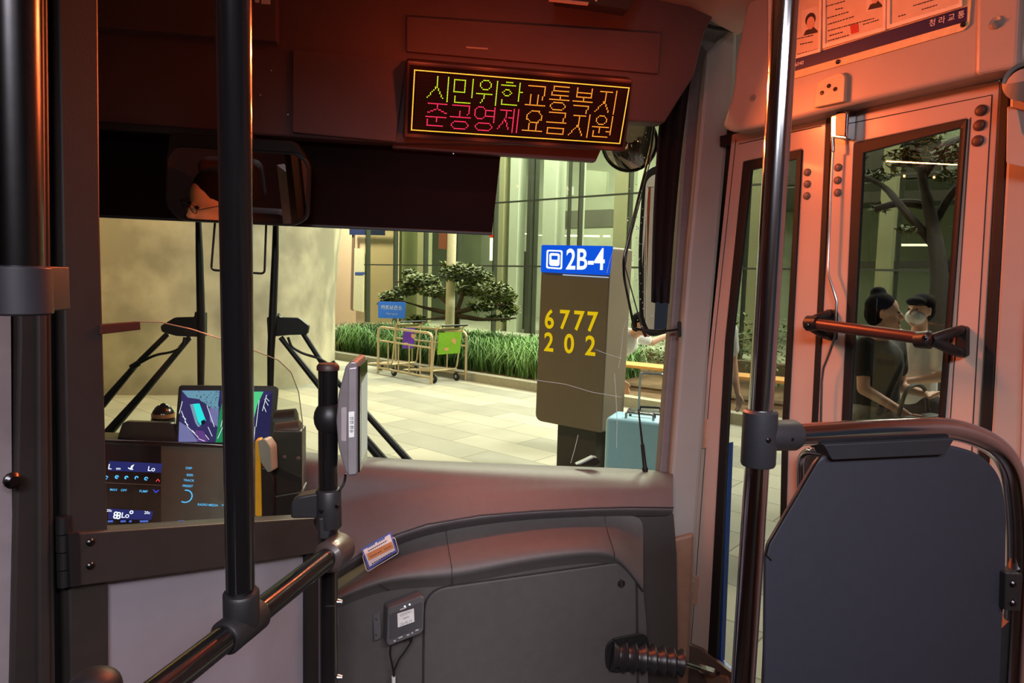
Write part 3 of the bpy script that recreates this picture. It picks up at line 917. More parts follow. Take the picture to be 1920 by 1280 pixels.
# body: the screen is its right-hand side, turned towards the doorway
bm = B()
prof = [(669, 678), (671, 688), (671, 884), (668, 892), (654, 894), (647, 884), (634, 838), (630, 790), (634, 740), (648, 686), (658, 677)]
rv = PY(686, 786, RD + 0.10) - PY(671, 786, RD); rv.z = 0
a_prism(bm, [PY(x, y, RD) for x, y in rpx(prof, 4)], rv)
obj('body', bm, mat('reader_grey', (118, 110, 112), 0.38, metal=0.3), cr, bevel=0.003, seg=3)
prism('side_frame', [PY(x, y, RD - 0.004) for x, y in rpx([(653, 690), (669, 688), (669, 889), (654, 891), (652, 880)], 4)], (0.0, 0.01, 0), mat('reader_light', (150, 142, 146), 0.3, metal=0.4), cr, bevel=0.002)
rn = V((rv.y, -rv.x, 0)).normalized()
def RQ(t, y, o): return PY(671, y, RD) + rv * t + rn * o
prism('screen_bezel', [RQ(0.02, 686, 0.0), RQ(0.98, 686, 0.0), RQ(0.98, 886, 0.0), RQ(0.02, 886, 0.0)], rn * 0.003, black_gloss, cr, bevel=0.001)
bm = B(); a_face(bm, [RQ(0.16, 722, 0.0036), RQ(0.92, 712, 0.0036), RQ(0.92, 866, 0.0036), RQ(0.16, 872, 0.0036)])
obj('lit_screen', bm, emit('reader_screen', (200, 200, 180), 0.8), cr, label='pale lit screen')
prism('side_label', [PY(x, y, RD - 0.0045) for x, y in [(653.5, 772), (664.5, 771), (664, 819), (654, 820)]], (0, 0.0006, 0), white_m, cr)
text('label_lettering', '인천 환승', PY(659, 796, RD - 0.0055), (0, 0, -1), (1, 0, 0), 0.0068, ink, cr, depth=0.0)
prism('type_plate', [PY(x, y, RD - 0.0008) for x, y in rpx([(640, 764), (650, 763), (649, 827), (640, 826)], 2)], (0, 0.0006, 0), mat('type_plate', (150, 140, 140), 0.4), cr)
bm = B()
k0 = PY(617, 783, RY)
a_ball(bm, k0, (0.0255, 0.026, 0.03))
a_tube(bm, [k0, PY(650, 785, RY)], [0.022, 0.016], 16)
obj('ball_mount', bm, black, cr, smooth=True)
tube('cable', fillet([PY(648, 888, RY), PY(646, 905, RY), PY(636, 920, RY - 0.01)], 0.01), 0.0022, black, cr, seg=8)

# ================================================================== DASHBOARD
da = thing('dashboard', 'long dark grey moulded dashboard below the windscreen with rounded lower housing', 'dashboard', (0.3, 1.95, FZ))
XS = [470, 560, 640, 720, 800, 900, 1000, 1100, 1180, 1262]
def rowpts(ys, Ys, xs=XS):
    return [PY(x, y, Y) for x, y, Y in zip(xs, ys, Ys if hasattr(Ys, '__len__') else [Ys] * len(xs))]
rowsA = [
 rowpts([838, 846, 853, 858, 863, 867, 871, 875, 878, 884], 2.19),
 rowpts([846, 852, 858, 863, 868, 872, 876, 880, 883, 888], 2.08),
 rowpts([868, 872, 876, 880, 884, 888, 891, 894, 897, 902], 2.015),
 rowpts([960, 955, 941, 926, 917, 911, 909, 909, 909, 911], 1.985),
 rowpts([972, 966, 952, 936, 926, 920, 917, 917, 917, 919], 1.965),
 rowpts([1160, 1110, 1062, 1010, 983, 966, 958, 953, 951, 952], [1.80, 1.82, 1.86, 1.89, 1.90, 1.905, 1.91, 1.91, 1.91, 1.92]),
 rowpts([1166, 1116, 1068, 1016, 988, 971, 962, 957, 955, 956], [1.80, 1.82, 1.855, 1.885, 1.895, 1.90, 1.905, 1.905, 1.905, 1.915]),
 rowpts([1180, 1130, 1082, 1030, 1001, 983, 973, 969, 967, 968], [1.84, 1.86, 1.90, 1.93, 1.94, 1.94, 1.945, 1.945, 1.945, 1.95]),
]
def loft(rows, smooth_sub=0):
    bm = B()
    vv = [[bm.verts.new(p) for p in r] for r in rows]
    for a, b in zip(vv, vv[1:]):
        for i in range(len(a) - 1):
            bm.faces.new((a[i], a[i + 1], b[i + 1], b[i]))
    return bm
def crease(o, lv=2):
    md = o.modifiers.new('s', 'SUBSURF'); md.levels = lv; md.render_levels = lv
    return o
crease(obj('top_pad', loft(rowsA), dash_m, da, smooth=True, angle=180))
tube('lip_piping', [p + V((0, -0.003, 0.002)) for p in rowsA[5][1:]], 0.0022, black, da, seg=8)
XB = [600, 690, 755, 840, 920, 1000, 1080, 1145, 1174, 1206]
rowsB = [
 rowpts([1105, 1040, 1010, 990, 978, 972, 968, 966, 966, 968], 1.945, XB),
 rowpts([1115, 1056, 1028, 1008, 995, 987, 982, 982, 990, 1006], 1.92, XB),
 rowpts([1124, 1072, 1046, 1034, 1020, 1008, 1000, 1000, 1014, 1040], 1.875, XB),
 rowpts([1130, 1084, 1066, 1062, 1047, 1032, 1023, 1020, 1042, 1086], 1.835, XB),
 rowpts([1138, 1096, 1084, 1082, 1065, 1049, 1039, 1035, 1060, 1106], 1.822, XB),
 rowpts([1142, 1100, 1088, 1087, 1070, 1054, 1044, 1040, 1064, 1108], 1.832, XB),
 rowpts([1156, 1114, 1102, 1100, 1083, 1067, 1057, 1052, 1072, 1114], 1.846, XB),
]
crease(obj('housing_roll', loft(rowsB), dash_low, da, smooth=True, angle=180))
prism('lower_panel', [PY(x, y, 1.846) for x, y in [(440, 1500), (440, 1235), (600, 1148), (690, 1108), (755, 1096), (840, 1094), (1000, 1060), (1145, 1046), (1192, 1068), (1208, 1112), (1214, 1180), (1222, 1500)]], (0, 0.03, 0), dash_low, da, bevel=0.006)
prism('side_recess', [PY(x, y, 1.955) for x, y in [(1120, 962), (1264, 962), (1270, 1040), (1276, 1500), (1120, 1500)]], (0, 0.04, 0), mat('dash_recess', (58, 52, 50), 0.6, var=0.06), da, bevel=0.006)
hp = rpx([(793, 1500), (796, 1107), (1192, 1051), (1197, 1500)], [0, 46, 44, 0], 8)
ho = rpx([(789, 1500), (792.5, 1104), (1195.5, 1047), (1201, 1500)], [0, 48, 46, 0], 8)
prism('hatch_gap', [PY(x, y, 1.8445) for x, y in ho], (0, 0.002, 0), ink, da)
ht = prism('access_hatch', [PY(x, y, 1.838) for x, y in hp], (0, 0.008, 0), dash_low, da, bevel=0.004, seg=3)
p = PY(1165, 1094, 1.838)
obj('hatch_lock', a_turn(B(), p, p - V((0, 0.0015, 0)), [(0, 0.0115), (0.7, 0.0115), (1, 0.009), (0.5, 0.008), (0.4, 0.0001)], 20), black, ht, smooth=True)
prism('lock_slot', [PY(x, y, 1.8362) for x, y in [(1162, 1086), (1165, 1085), (1168, 1102), (1165, 1103)]], (0, 0.0008, 0), ink, ht)
for pts in ([(836, 992, 1.942), (838, 1010, 1.917), (842, 1035, 1.872), (847, 1062, 1.831), (848, 1084, 1.819), (848, 1096, 1.83)],
            [(1134, 968, 1.942), (1136, 984, 1.918), (1141, 1002, 1.871), (1148, 1022, 1.831), (1152, 1036, 1.818), (1152, 1050, 1.832)],
            [(694, 1072, 1.87), (700, 1084, 1.85), (716, 1098, 1.818), (730, 1106, 1.83)]):
    tube('panel_seam', [PY(x, y, Y) for x, y, Y in pts], 0.0011, ink, da, seg=6)

# gaiter with rod to the door
gt = thing('rubber_gaiter', 'black ribbed rubber gaiter over the door rod at the foot of the dashboard', 'gaiter', PY(1215, 1270, 1.82))
g0, g1_ = PY(1146, 1226, 1.83), PY(1283, 1243, 1.80)
prof = [(0, 0.046), (0.01, 0.046)]
N = 7
for k in range(N):
    t0 = 0.08 + k * 0.92 / N
    rr = 0.046 - 0.008 * k / N
    prof += [(t0, rr * 0.70), (t0 + 0.03, rr * 0.72), (t0 + 0.092, rr), (t0 + 0.105, rr * 0.98)]
prof += [(1.0, 0.018)]
obj('bellows', a_turn(B(), g0, g1_, prof, 28), mat('gaiter_rubber', (32, 31, 34), 0.38, var=0.1), gt, smooth=True, angle=60)
prism('base_flange', [PY(x, y, 1.832) for x, y in rpx([(1134, 1200), (1214, 1184), (1222, 1240), (1200, 1258), (1136, 1264)], [26, 18, 20, 10, 24])], (0, 0.006, 0), rubber, gt, bevel=0.004)
de = DP.at(1345, 1262, 0.03)
tube('rod', [g1_, g1_.lerp(de, 0.55), de], 0.0075, dark_steel, gt, seg=12)
obj('rod_end', a_turn(B(), g1_.lerp(de, 0.42), g1_.lerp(de, 0.9), [(0, 0.008), (0.2, 0.0145), (0.8, 0.0145), (1, 0.008)], 6), chrome, gt)
prism('door_lug', DQ(rpx([(1318, 1262), (1362, 1268), (1372, 1300), (1330, 1290)], 5), 0.024), -DN * 0.02, mat('lug_tan', (150, 118, 96), 0.4), gt, bevel=0.003)

# permit card in a clear holder stuck on the dash
ch = thing('card_holder', 'clear acrylic holder with an orange and white card on the dashboard edge', 'card holder', PY(712, 1065, 1.80))
ck = Plane(PY(712, 1040, 1.815), V((-0.15, -1, 0.45)))
def CQ(pts, off=0.0): return [ck.at(x, y, off) for x, y in pts]
card = prism('card', CQ([(677, 1029), (733, 996), (745, 1033), (691, 1068)]), -ck.n * 0.001, mat('card_blue', (64, 74, 160), 0.5), ch)
prism('card_sheet', CQ([(681, 1031), (731, 1001), (741, 1031), (693, 1062)], 0.0006), ck.n * 0.0003, mat('card_white', (226, 216, 212), 0.55), card)
prism('orange_block', CQ([(688, 1038), (734, 1015), (739, 1027), (691, 1051)], 0.0012), ck.n * 0.0003, mat('card_orange', (214, 142, 70), 0.55), card)
def cline(x0, y0, x1, y1, th, m, nm):
    bm = B(); n = 9; rr = random.Random(int(x0 + y0))
    for k in range(n):
        if rr.random() < 0.12: continue
        a, b = k / n, (k + 0.8) / n
        xa, ya, xb, yb = x0 + (x1 - x0) * a, y0 + (y1 - y0) * a, x0 + (x1 - x0) * b, y0 + (y1 - y0) * b
        a_face(bm, CQ([(xa, ya), (xb, yb), (xb, yb + th), (xa, ya + th)], 0.0018))
    return obj(nm, bm, m, card)
cline(689, 1023, 722, 1005, 5, mat('card_ink_blue', (40, 84, 150), 0.5), 'printed_heading')
cline(690, 1032, 726, 1012, 2, ink, 'printed_lines')
cline(694, 1043, 734, 1022, 2, mat('card_ink_brown', (110, 60, 24), 0.5), 'printed_lines')
cline(697, 1056, 735, 1034, 2, ink, 'printed_lines')
tube('holder_rim', [ck.at(x, y, 0.008) for x, y in rpx([(679, 1040), (688, 1072), (748, 1036), (740, 1006)], 6)], 0.0010, mat('acrylic_rim', (190, 186, 190), 0.15), ch, seg=6)
prism('holder_front', CQ([(679, 1042), (742, 1010), (748, 1034), (689, 1070)], 0.008), ck.n * 0.0015, glass('clear_plastic', (246, 246, 248), 0.6), ch)

# modem box with two cables
mb = thing('router_box', 'dark grey ribbed modem box with a white label on the dashboard front', 'modem box', PY(760, 1212, 1.80))
mp = Plane(PY(762, 1170, 1.79), V((-0.20, -1, 0.22)))
def MQ(pts, off=0.0): return [mp.at(x, y, off) for x, y in pts]
fc = rpx([(727, 1140), (790, 1116), (796, 1120), (794, 1182), (788, 1188), (730, 1211), (725, 1206)], [5, 3, 3, 4, 4, 4, 3])
mbm = mat('modem_grey', (78, 76, 78), 0.5, var=0.05)
prism('case', MQ(fc), V((-0.012, 0.036, 0.0)), mbm, mb, bevel=0.003, seg=3)
bm = B()
for k in range(15):
    t = 0.17 + k * 0.045
    y0, y1 = 1140 + (1211 - 1140) * t, 1116 + (1188 - 1116) * t
    a_prism(bm, MQ([(730, y0), (792, y1), (792, y1 + 1.6), (730, y0 + 1.6)], 0.0), mp.n * 0.0012)
obj('ribs', bm, mat('modem_rib', (50, 48, 50), 0.5), mb)
prism('mounting_tab', MQ(rpx([(699, 1152), (713, 1146), (714, 1196), (702, 1202)], 3), -0.028), -mp.n * 0.004, mbm, mb, bevel=0.001)
for y in (1160, 1190):
    screw(mb, mp.at(706, y, -0.026), mp.n, 0.003, steel)
lb = prism('label', MQ([(745, 1150), (776, 1140), (777, 1165), (746, 1176)], 0.0016), mp.n * 0.0003, white_m, mb, label='white label')
mr = (mp.at(790, 1116) - mp.at(727, 1140)).normalized()
mu_ = mp.n.cross(mr)
text('lettering', '인천광역시', mp.at(761, 1150, 0.0022), mr, mu_, 0.0075, ink, lb, depth=0)
text('lettering', '1008024', mp.at(761, 1158, 0.0022), mr, mu_, 0.0055, ink, lb, depth=0)
text('lettering', 'CD-42-14', mp.at(761, 1167, 0.0022), mr, mu_, 0.0085, ink, lb, depth=0)
led_w = emit('status_white', (230, 240, 255), 3.0)
for x, y in [(759, 1136.5), (768, 1133)]:
    pp = mp.at(x, y, 0.0012)
    obj('status_light', a_turn(B(), pp, pp + mp.n * 0.001, [(0, 0.0022), (1, 0.0018)], 10), led_w, mb)
for x, y, w in [(740, 1200, 4), (751, 1194, 8), (765, 1189, 5), (773, 1185, 3), (782, 1180, 6), (756, 1141, 12)]:
    bm = a_face(B(), MQ([(x - w / 2, y + .8), (x + w / 2, y - w * .38 + .8), (x + w / 2, y - w * .38 + 3), (x - w / 2, y + 3)], 0.0016))
    obj('port_mark', bm, mat('mark_white', (190, 190, 190), 0.5), mb)
tube('cable', [PY(x, y, 1.80) for x, y in [(733, 1206), (731, 1225), (735, 1245), (738, 1262), (738, 1300)]], 0.0025, black, mb, seg=8)
tube('cable', [PY(x, y, 1.80) for x, y in [(771, 1192), (770, 1204), (760, 1220), (748, 1236), (739, 1256), (739, 1300)]], 0.0025, black, mb, seg=8)
obj('plug', a_turn(B(), PY(771, 1188, 1.80), PY(770, 1203, 1.80), [(0, 0.0055), (0.8, 0.005), (1, 0.003)], 10), black, mb, smooth=True)
obj('cable_tie', a_turn(B(), PY(738, 1268, 1.80), PY(738, 1282, 1.80), [(0, 0.0055), (1, 0.0055)], 10), white_m, mb, smooth=True)

# aerial and small black pad on the dash top
an = thing('stub_aerial', 'thin black stub aerial standing at the right end of the dashboard', 'aerial', PY(1209, 882, 2.12))
obj('rod', a_turn(B(), PY(1210, 884, 2.12), PY(1197, 766, 2.12), [(0, 0.0085), (0.04, 0.0105), (0.08, 0.0072), (0.44, 0.0062), (0.45, 0.0040), (0.97, 0.0026), (1, 0.001)], 14), black, an, smooth=True)
pdv = thing('dash_clip', 'small dark wedge shaped clip lying on the dashboard top', 'clip', PY(1105, 874, 2.1))
bm = B()
a_prism(bm, [PY(x, y, 2.1) for x, y in [(1080, 872), (1098, 864), (1112, 857), (1120, 858), (1127, 866), (1118, 873)]], (0, 0.03, 0.0))
obj('wedge', bm, mat('clip_olive', (30, 29, 22), 0.35), pdv, bevel=0.003)

# ------------------------------------------------------------------ driver's console
cn = thing('driver_console', 'dark driver console with blue lit climate controls seen through the clear screen', 'console', PY(320, 1000, 1.86))
CP = Plane(PY(320, 900, 1.80), V((0.10, -1, 0.30)))
def NQ(pts, off=0.0): return [CP.at(x, y, off) for x, y in pts]
prism('console_body', NQ([(60, 822), (200, 825), (360, 832), (560, 842), (600, 1200), (60, 1200)], -0.003), V((0, 0.09, 0)), black, cn, bevel=0.006)
prism('glossy_panel', NQ([(196, 832), (302, 836), (302, 984), (196, 990)]), -CP.n * 0.003, mat('console_navy', (22, 18, 32), 0.2), cn)
prism('glare_panel', NQ([(302, 836), (470, 842), (470, 980), (302, 984)]), -CP.n * 0.003, mat('console_glare', (98, 94, 84), 0.55), cn)  # grey glare on the console's right half, put into the panel colour
tube('top_trim', NQ([(150, 822), (200, 824), (330, 829), (440, 836)], 0.004), 0.0018, steel, cn, seg=8)
dsp = emit('display_blue', (52, 54, 128), 0.8)
prism('climate_display', NQ([(205, 864), (305, 869), (302, 886), (203, 882)], 0.0004), CP.n * 0.0003, dsp, cn, label='blue lit display strip')
prism('fan_display', NQ([(203, 953), (287, 958), (284, 974), (203, 973)], 0.0004), CP.n * 0.0003, dsp, cn, label='blue lit display strip')
icb = emit('icon_blue', (90, 190, 255), 1.3)
icw = emit('icon_white', (235, 240, 255), 1.5)
cr_ = (CP.at(340, 904) - CP.at(300, 902)).normalized()
cu_ = CP.n.cross(cr_)
def ctext(body, x, y, size, m, nm='lettering'):
    return text(nm, body, CP.at(x, y, 0.0012), cr_, cu_, size, m, cn, depth=0, bold=0.01)
ctext('L', 206, 875, 0.018, icw); ctext('on', 222, 878, 0.010, icw); ctext('Lo', 284, 879, 0.017, icw)
ctext('20c', 205, 957, 0.0085, icw); ctext('Lo', 235, 966, 0.018, icw); ctext('20c', 276, 961, 0.0095, icw)
for b, x, y in [('MAX', 213, 918), ('OFF', 232, 919), ('PUMP', 269, 921), ('DISP', 354, 877.5), ('SEEK', 356, 890.5), ('TRACK', 354, 900.5), ('PRESET', 352, 911), ('RADIO', 380, 946), ('MEDIA', 400, 947), ('TV', 419, 948)]:
    ctext(b, x, y, 0.0078, icb)
bm = B()
def iring(x, y, r, r2, t0=0, t1=16, n=16):
    c = CP.at(x, y, 0.0012)
    for k in range(t0, t1):
        a, b = 2 * math.pi * k / n, 2 * math.pi * (k + 1) / n
        P = lambda t, q: c + (cr_ * math.cos(t) + cu_ * math.sin(t)) * q
        a_face(bm, [P(a, r), P(b, r), P(b, r2), P(a, r2)])
for x, y in [(199, 895), (219, 894), (237, 895), (256, 895.5), (274, 897)]:
    bm = B(); iring(x, y, 0.0046, 0.0012 + 0.0014 * ((x * 7) % 3) / 2, 0, 10 + (x % 5), 16); obj('control_icon', bm, icb, cn)
bm = B(); iring(348, 930, 0.0165, 0.0138, -8, 7, 24); obj('volume_ring', bm, icb, cn)
for dx, dy in [(-3, -3), (3, -2), (-4, 4), (2, 5)]:
    bm = B(); iring(220 + dx * .9, 965 + dy * .8, 0.0052, 0.0022); obj('fan_icon', bm, icw, cn)
bm = B(); iring(246.5, 960, 0.0045, 0.002); obj('status_icon', bm, icw, cn)
for q in ([(240, 876), (250, 879), (249, 881), (240, 878)], [(246, 873), (252, 870), (247, 879), (243, 881)]):
    obj('airflow_icon', a_face(B(), NQ(q, 0.0012)), icw, cn)
bm = B(); [a_face(bm, NQ(q, 0.0012)) for q in ([(292, 902), (296, 897), (296, 899), (293, 903)], [(296, 897), (300, 902), (299, 903), (296, 899)])]
obj('warmer_arrow', bm, emit('icon_red', (255, 70, 80), 1.3), cn, label='red arrow')
bm = B(); [a_face(bm, NQ(q, 0.0012)) for q in ([(288, 917), (292, 922), (292, 924), (287, 918)], [(292, 922), (297, 918), (298, 919), (292, 924)])]
obj('cooler_arrow', bm, emit('icon_deepblue', (60, 80, 255), 1.5), cn, label='blue arrow')
bm = B(); a_face(bm, NQ([(199, 904), (302, 909), (302, 910), (199, 905)], 0.001)); obj('divider', bm, grey_trim, cn)
for x0, x1 in [(202, 212), (226, 236), (242, 247), (262, 278), (334, 346)]:
    obj('edge_light', a_face(B(), NQ([(x0, 975.5), (x1, 975), (x1, 978.5), (x0, 979)], 0.0012)), emit('edge_blue_light', (90, 120, 230), 0.9), cn)

# surround-view monitor
mo = thing('surround_monitor', 'dark framed monitor showing a bird view of the bus above the console', 'monitor', PY(420, 834, 1.86))
MO = Plane(PY(420, 780, 1.86), V((0.08, -1, 0.12)))
def OQ(pts, off=0.0): return [MO.at(x, y, off) for x, y in pts]
prism('bezel', OQ(rpx([(335, 722), (522, 724), (512, 838), (326, 834)], [7, 9, 6, 5])), -MO.n * 0.02, black, mo, bevel=0.002)
sc_ = prism('screen', OQ([(341, 731), (511, 733), (504, 830), (333, 828)], 0.0004), MO.n * 0.0002, emit('scr_base', (60, 52, 110), 0.9), mo, label='lit screen with surround view')
def scr(nm, polys, col, st=1.0, off=0.001):
    bm = B()
    for q in polys:
        a_face(bm, OQ(q, off))
    return obj(nm, bm, emit('scr_' + nm, col, st), sc_)
scr('sky_patch', [[(341, 732), (412, 732), (408, 770), (392, 762), (372, 748), (352, 745)]], (120, 170, 200), 0.9)
rr = random.Random(5)
sp_ = []
for k in range(120):
    x, y = rr.uniform(366, 412), rr.uniform(733, 770)
    if (y - 733) > (x - 350) * 0.9: continue
    s = rr.uniform(1, 2.6)
    sp_.append([(x, y), (x + s, y + s * .5), (x + s * .3, y + s)])
scr('leaf_specks', sp_, (20, 40, 60), 1.0, 0.0014)
scr('green_field', [[(423, 733), (468, 733), (470, 770), (452, 829), (404, 829), (412, 770)]], (40, 150, 100), 0.9)
scr('green_glow', [[(470, 734), (494, 734), (482, 760), (472, 800), (470, 820)]], (90, 220, 150), 1.0)
scr('dark_side', [[(482, 760), (511, 736), (505, 829), (474, 829)]], (44, 40, 96), 0.8, 0.0012)
scr('light_ground', [[(336, 790), (352, 800), (372, 828), (335, 828)], [(392, 765), (411, 760), (408, 800), (394, 790)]], (130, 130, 190), 0.9)
scr('bus_roof', [[(362, 757), (374, 756), (386, 788), (376, 797), (371, 790)]], (40, 226, 232), 1.2, 0.0018)
scr('bus_side', [[(356, 758), (362, 757), (371, 792), (376, 799), (371, 800), (366, 792)]], (150, 180, 210), 0.8, 0.0016)
scr('bus_window', [[(377, 789), (384, 786), (385, 793), (378, 797)]], (16, 20, 40), 0.8, 0.002)
wl = []
for x0, y0, x1, y1 in [(340, 770, 352, 800), (352, 800, 372, 820), (342, 752, 336, 775), (388, 760, 402, 800), (390, 800, 398, 818), (346, 790, 353, 797), (360, 806, 366, 812), (372, 822, 384, 827), (414, 800, 420, 775), (408, 822, 422, 790), (500, 740, 492, 770), (486, 750, 480, 800), (494, 760, 499, 772), (496, 748, 503, 760), (478, 800, 476, 825), (498, 745, 505, 752), (342, 780, 349, 786), (385, 815, 392, 824)]:
    dx, dy = x1 - x0, y1 - y0
    l = math.hypot(dx, dy)
    nx, ny = -dy / l * .55, dx / l * .55
    wl.append([(x0 + nx, y0 + ny), (x1 + nx, y1 + ny), (x1 - nx, y1 - ny), (x0 - nx, y0 - ny)])
for q in wl:
    scr('guide_line', [q], (235, 240, 255), 1.2, 0.0022)
scr('lens_glow', [[(366, 806), (382, 808), (390, 828), (370, 828)]], (110, 70, 150), 0.9, 0.0013)
bm = B(); a_tube(bm, [MO.at(420, 836, -0.01), PY(420, 900, 1.9)], 0.015, 10); obj('stand', bm, black, mo, smooth=True)

# dark back of a small display left of the monitor
sd = thing('small_display', 'small dark rounded display standing on the console left of the monitor', 'display', PY(275, 828, 1.84))
prism('case', [PY(x, y, 1.84) for x, y in rpx([(230, 790), (324, 793), (334, 830), (218, 828)], [9, 8, 2, 2])], (0, 0.02, 0), mat('display_dark', (26, 22, 34), 0.35), sd, bevel=0.003)
tube('foot', [PY(275, 822, 1.85), PY(275, 850, 1.86)], 0.012, black, sd, seg=10)
# dashboard compass ball
cb = thing('dome_compass', 'small black domed compass on the dash behind the dark display', 'compass', PY(307, 792, 1.95))
obj('dome', a_turn(B(), PY(306, 786, 1.95), PY(306, 755, 1.95), [(0, 0.029), (0.25, 0.029), (0.5, 0.026), (0.75, 0.019), (0.93, 0.009), (1, 0.0005)], 24), black_gloss, cb, smooth=True)
obj('band', a_turn(B(), PY(306, 781, 1.95), PY(306, 774, 1.95), [(0, 0.0295), (1, 0.0295)], 24), mat('band_tan', (190, 150, 100), 0.3, metal=0.4), cb, smooth=True)
obj('base', a_turn(B(), PY(306, 840, 1.95), PY(306, 784, 1.95), [(0, 0.022), (0.5, 0.022), (0.9, 0.030), (1, 0.030)], 24), black, cb, smooth=True)

# payment handset and dark ticket unit at the right of the console
hs = thing('payment_handset', 'yellow and grey handset standing upright between pole and dark unit', 'handset', PY(490, 968, 1.66))
prism('yellow_side', [PY(x, y, 1.655) for x, y in rpx([(478, 826), (488, 824), (491, 968), (478, 968)], 3)], (0.0, 0.03, 0), mat('handset_yellow', (244, 176, 40), 0.45), hs, bevel=0.002)
prism('grey_body', [PY(x, y, 1.65) for x, y in rpx([(483, 826), (496, 822), (507, 838), (509, 884), (502, 886), (488, 866)], 5)], (0.01, 0.03, 0), mat('handset_grey', (156, 150, 140), 0.4), hs, bevel=0.003)
prism('dark_cradle', [PY(x, y, 1.66) for x, y in rpx([(489, 876), (504, 878), (512, 900), (512, 970), (489, 970)], 4)], (0, 0.03, 0), black, hs, bevel=0.003)
tu = thing('ticket_unit', 'black two-headed ticket unit with screws in front of the windscreen', 'ticket unit', PY(540, 960, 1.70))
prism('body', [PY(x, y, 1.70) for x, y in rpx([(511, 808), (566, 808), (566, 940), (558, 965), (512, 965)], [6, 4, 4, 6, 2])], (0, 0.07, 0), mat('unit_black', (40, 36, 34), 0.4), tu, bevel=0.004)
bm = B()
a_turn(bm, PY(516, 812, 1.735), PY(566, 806, 1.735), [(0, 0.02), (0.05, 0.026), (0.95, 0.026), (1, 0.02)], 20)
obj('roll_cover', bm, mat('unit_brown', (62, 54, 50), 0.4), tu, smooth=True)
bm = B()
a_turn(bm, PY(515, 792, 1.80), PY(558, 788, 1.80), [(0, 0.024), (0.05, 0.032), (0.95, 0.032), (1, 0.024)], 20)
obj('rear_head', bm, black, tu, smooth=True)
prism('foot', [PY(x, y, 1.69) for x, y in [(510, 930), (568, 920), (572, 975), (508, 975)]], (0, 0.08, 0), black, tu, bevel=0.004)
for x, y in [(533, 857), (559, 859)]:
    screw(tu, PY(x, y, 1.699), (0, -1, 0), 0.0055, steel)

# ------------------------------------------------------------------ bent guard rod on the pillar
gr = thing('guard_rod', 'thin bent black rod fixed to the pillar by an oval plate', 'rod', PY(1275, 617, 2.09))
tube('rod', fillet([PY(1240, 120, 2.14), PY(1222, 270, 2.14), PY(1169, 485, 2.12), PY(1170, 520, 2.12), PY(1189, 615, 2.10), PY(1200, 618, 2.10), PY(1245, 621, 2.09), PY(1275, 617, 2.10)], 0.02), 0.0042, black_gloss, gr, seg=10)
tube('stay_wire', [PY(1222, 290, 2.15), PY(1176, 470, 2.15), PY(1172, 500, 2.15), PY(1206, 624, 2.13)], 0.0022, black, gr, seg=8)
obj('grip', a_turn(B(), PY(1203, 612, 2.11), PY(1211, 631, 2.11), [(0, 0.004), (0.3, 0.0065), (1, 0.005)], 10), mat('grip_red', (66, 24, 26), 0.4), gr, smooth=True)
prism('plate', [PY(x, y, 2.095) for x, y in rpx([(1270, 602), (1278, 602), (1278, 632), (1270, 632)], 4)], (0, 0.006, 0), black, gr, bevel=0.001)

# dark lamp housing at the top edge
cl = thing('ceiling_camera', 'black housing of a ceiling camera cut by the top edge of the photo', 'camera', PY(1160, -12, 1.85))
prism('housing', [PY(x, y, 1.85) for x, y in rpx([(1040, -60), (1215, -60), (1180, 18), (1104, 6), (1046, -2)], 4)], (0, 0.05, 0), black, cl, bevel=0.004)
prism('red_edge', [PY(x, y, 1.846) for x, y in [(1030, -4), (1104, 4), (1103, 8), (1030, 0)]], (0, 0.01, 0), grey_panel, cl)
screw(cl, PY(1117, 1, 1.848), (0, -1, 0), 0.0045, chrome, 'lens')

# ------------------------------------------------------------------ chrome pole and barrier at the right
BY = 0.98
bp = thing('barrier', 'chrome pole and bent rail holding a dark padded panel at the right', 'barrier', (PY(1405, 1278, 0.97).x, 0.97, FZ))
ptop, pmid = PY(1477, -60, 0.97), PY(1423, 820, 0.97)
pbot = PY(1391, 1310, 0.97)
pdir = (pbot - pmid).normalized()
pbot = pmid + pdir * ((FZ - pmid.z) / pdir.z)
pup = pmid + (pmid - ptop) * -1.25
tube('pole', [V((pup.x, pup.y, min(pup.z, CZ))), pmid, pbot], 0.0186, chrome, bp, seg=32)
pa = (ptop - pmid).normalized()
t0, t1 = PY(1421, 872, 0.97), PY(1426, 768, 0.97)
ty = PY(1423, 817, 0.97)
bm = B()
a_turn(bm, t0, t1, [(0, 0.0245), (0.04, 0.0262), (0.96, 0.0262), (1, 0.0225)], 32)
te = PY(1494, 815, BY)
a_turn(bm, ty, te, [(0, 0.023), (0.9, 0.0245), (1, 0.021)], 28)
tj3 = obj('tee_joint', bm, mat('joint_charcoal', (34, 34, 38), 0.5, var=0.06, bump=0.1), bp, smooth=True)
for x, y in [(1441, 825), (1484, 823)]:
    screw(tj3, PY(x, y, 0.944 if x < 1450 else 0.955), (0, -1, 0), 0.004, dark_steel)
rl = fillet([te, PY(1640, 806, BY), PY(1795, 800, BY), PY(1896, 850, BY), PY(1912, 990, BY), PY(1898, 1600, BY)], [0, 0.05, 0.12, 0.12, 0.08, 0], 12)
rl[-1] = V((rl[-1].x, rl[-1].y, FZ))
tube('top_rail', rl, 0.0178, chrome, bp, seg=28)
pan = rpx([(1556, 850), (1775, 832), (1840, 850), (1878, 892), (1889, 960), (1886, 1110), (1880, 1180), (1872, 1400), (1432, 1400), (1436, 1046), (1440, 1022), (1532, 862)], [16, 30, 30, 26, 26, 10, 10, 0, 0, 12, 6, 12])  # pad outline
navy_pad = mat('pad_navy', (33, 33, 42), 0.55, var=0.05, scale=60, bump=0.15, bscale=1500)
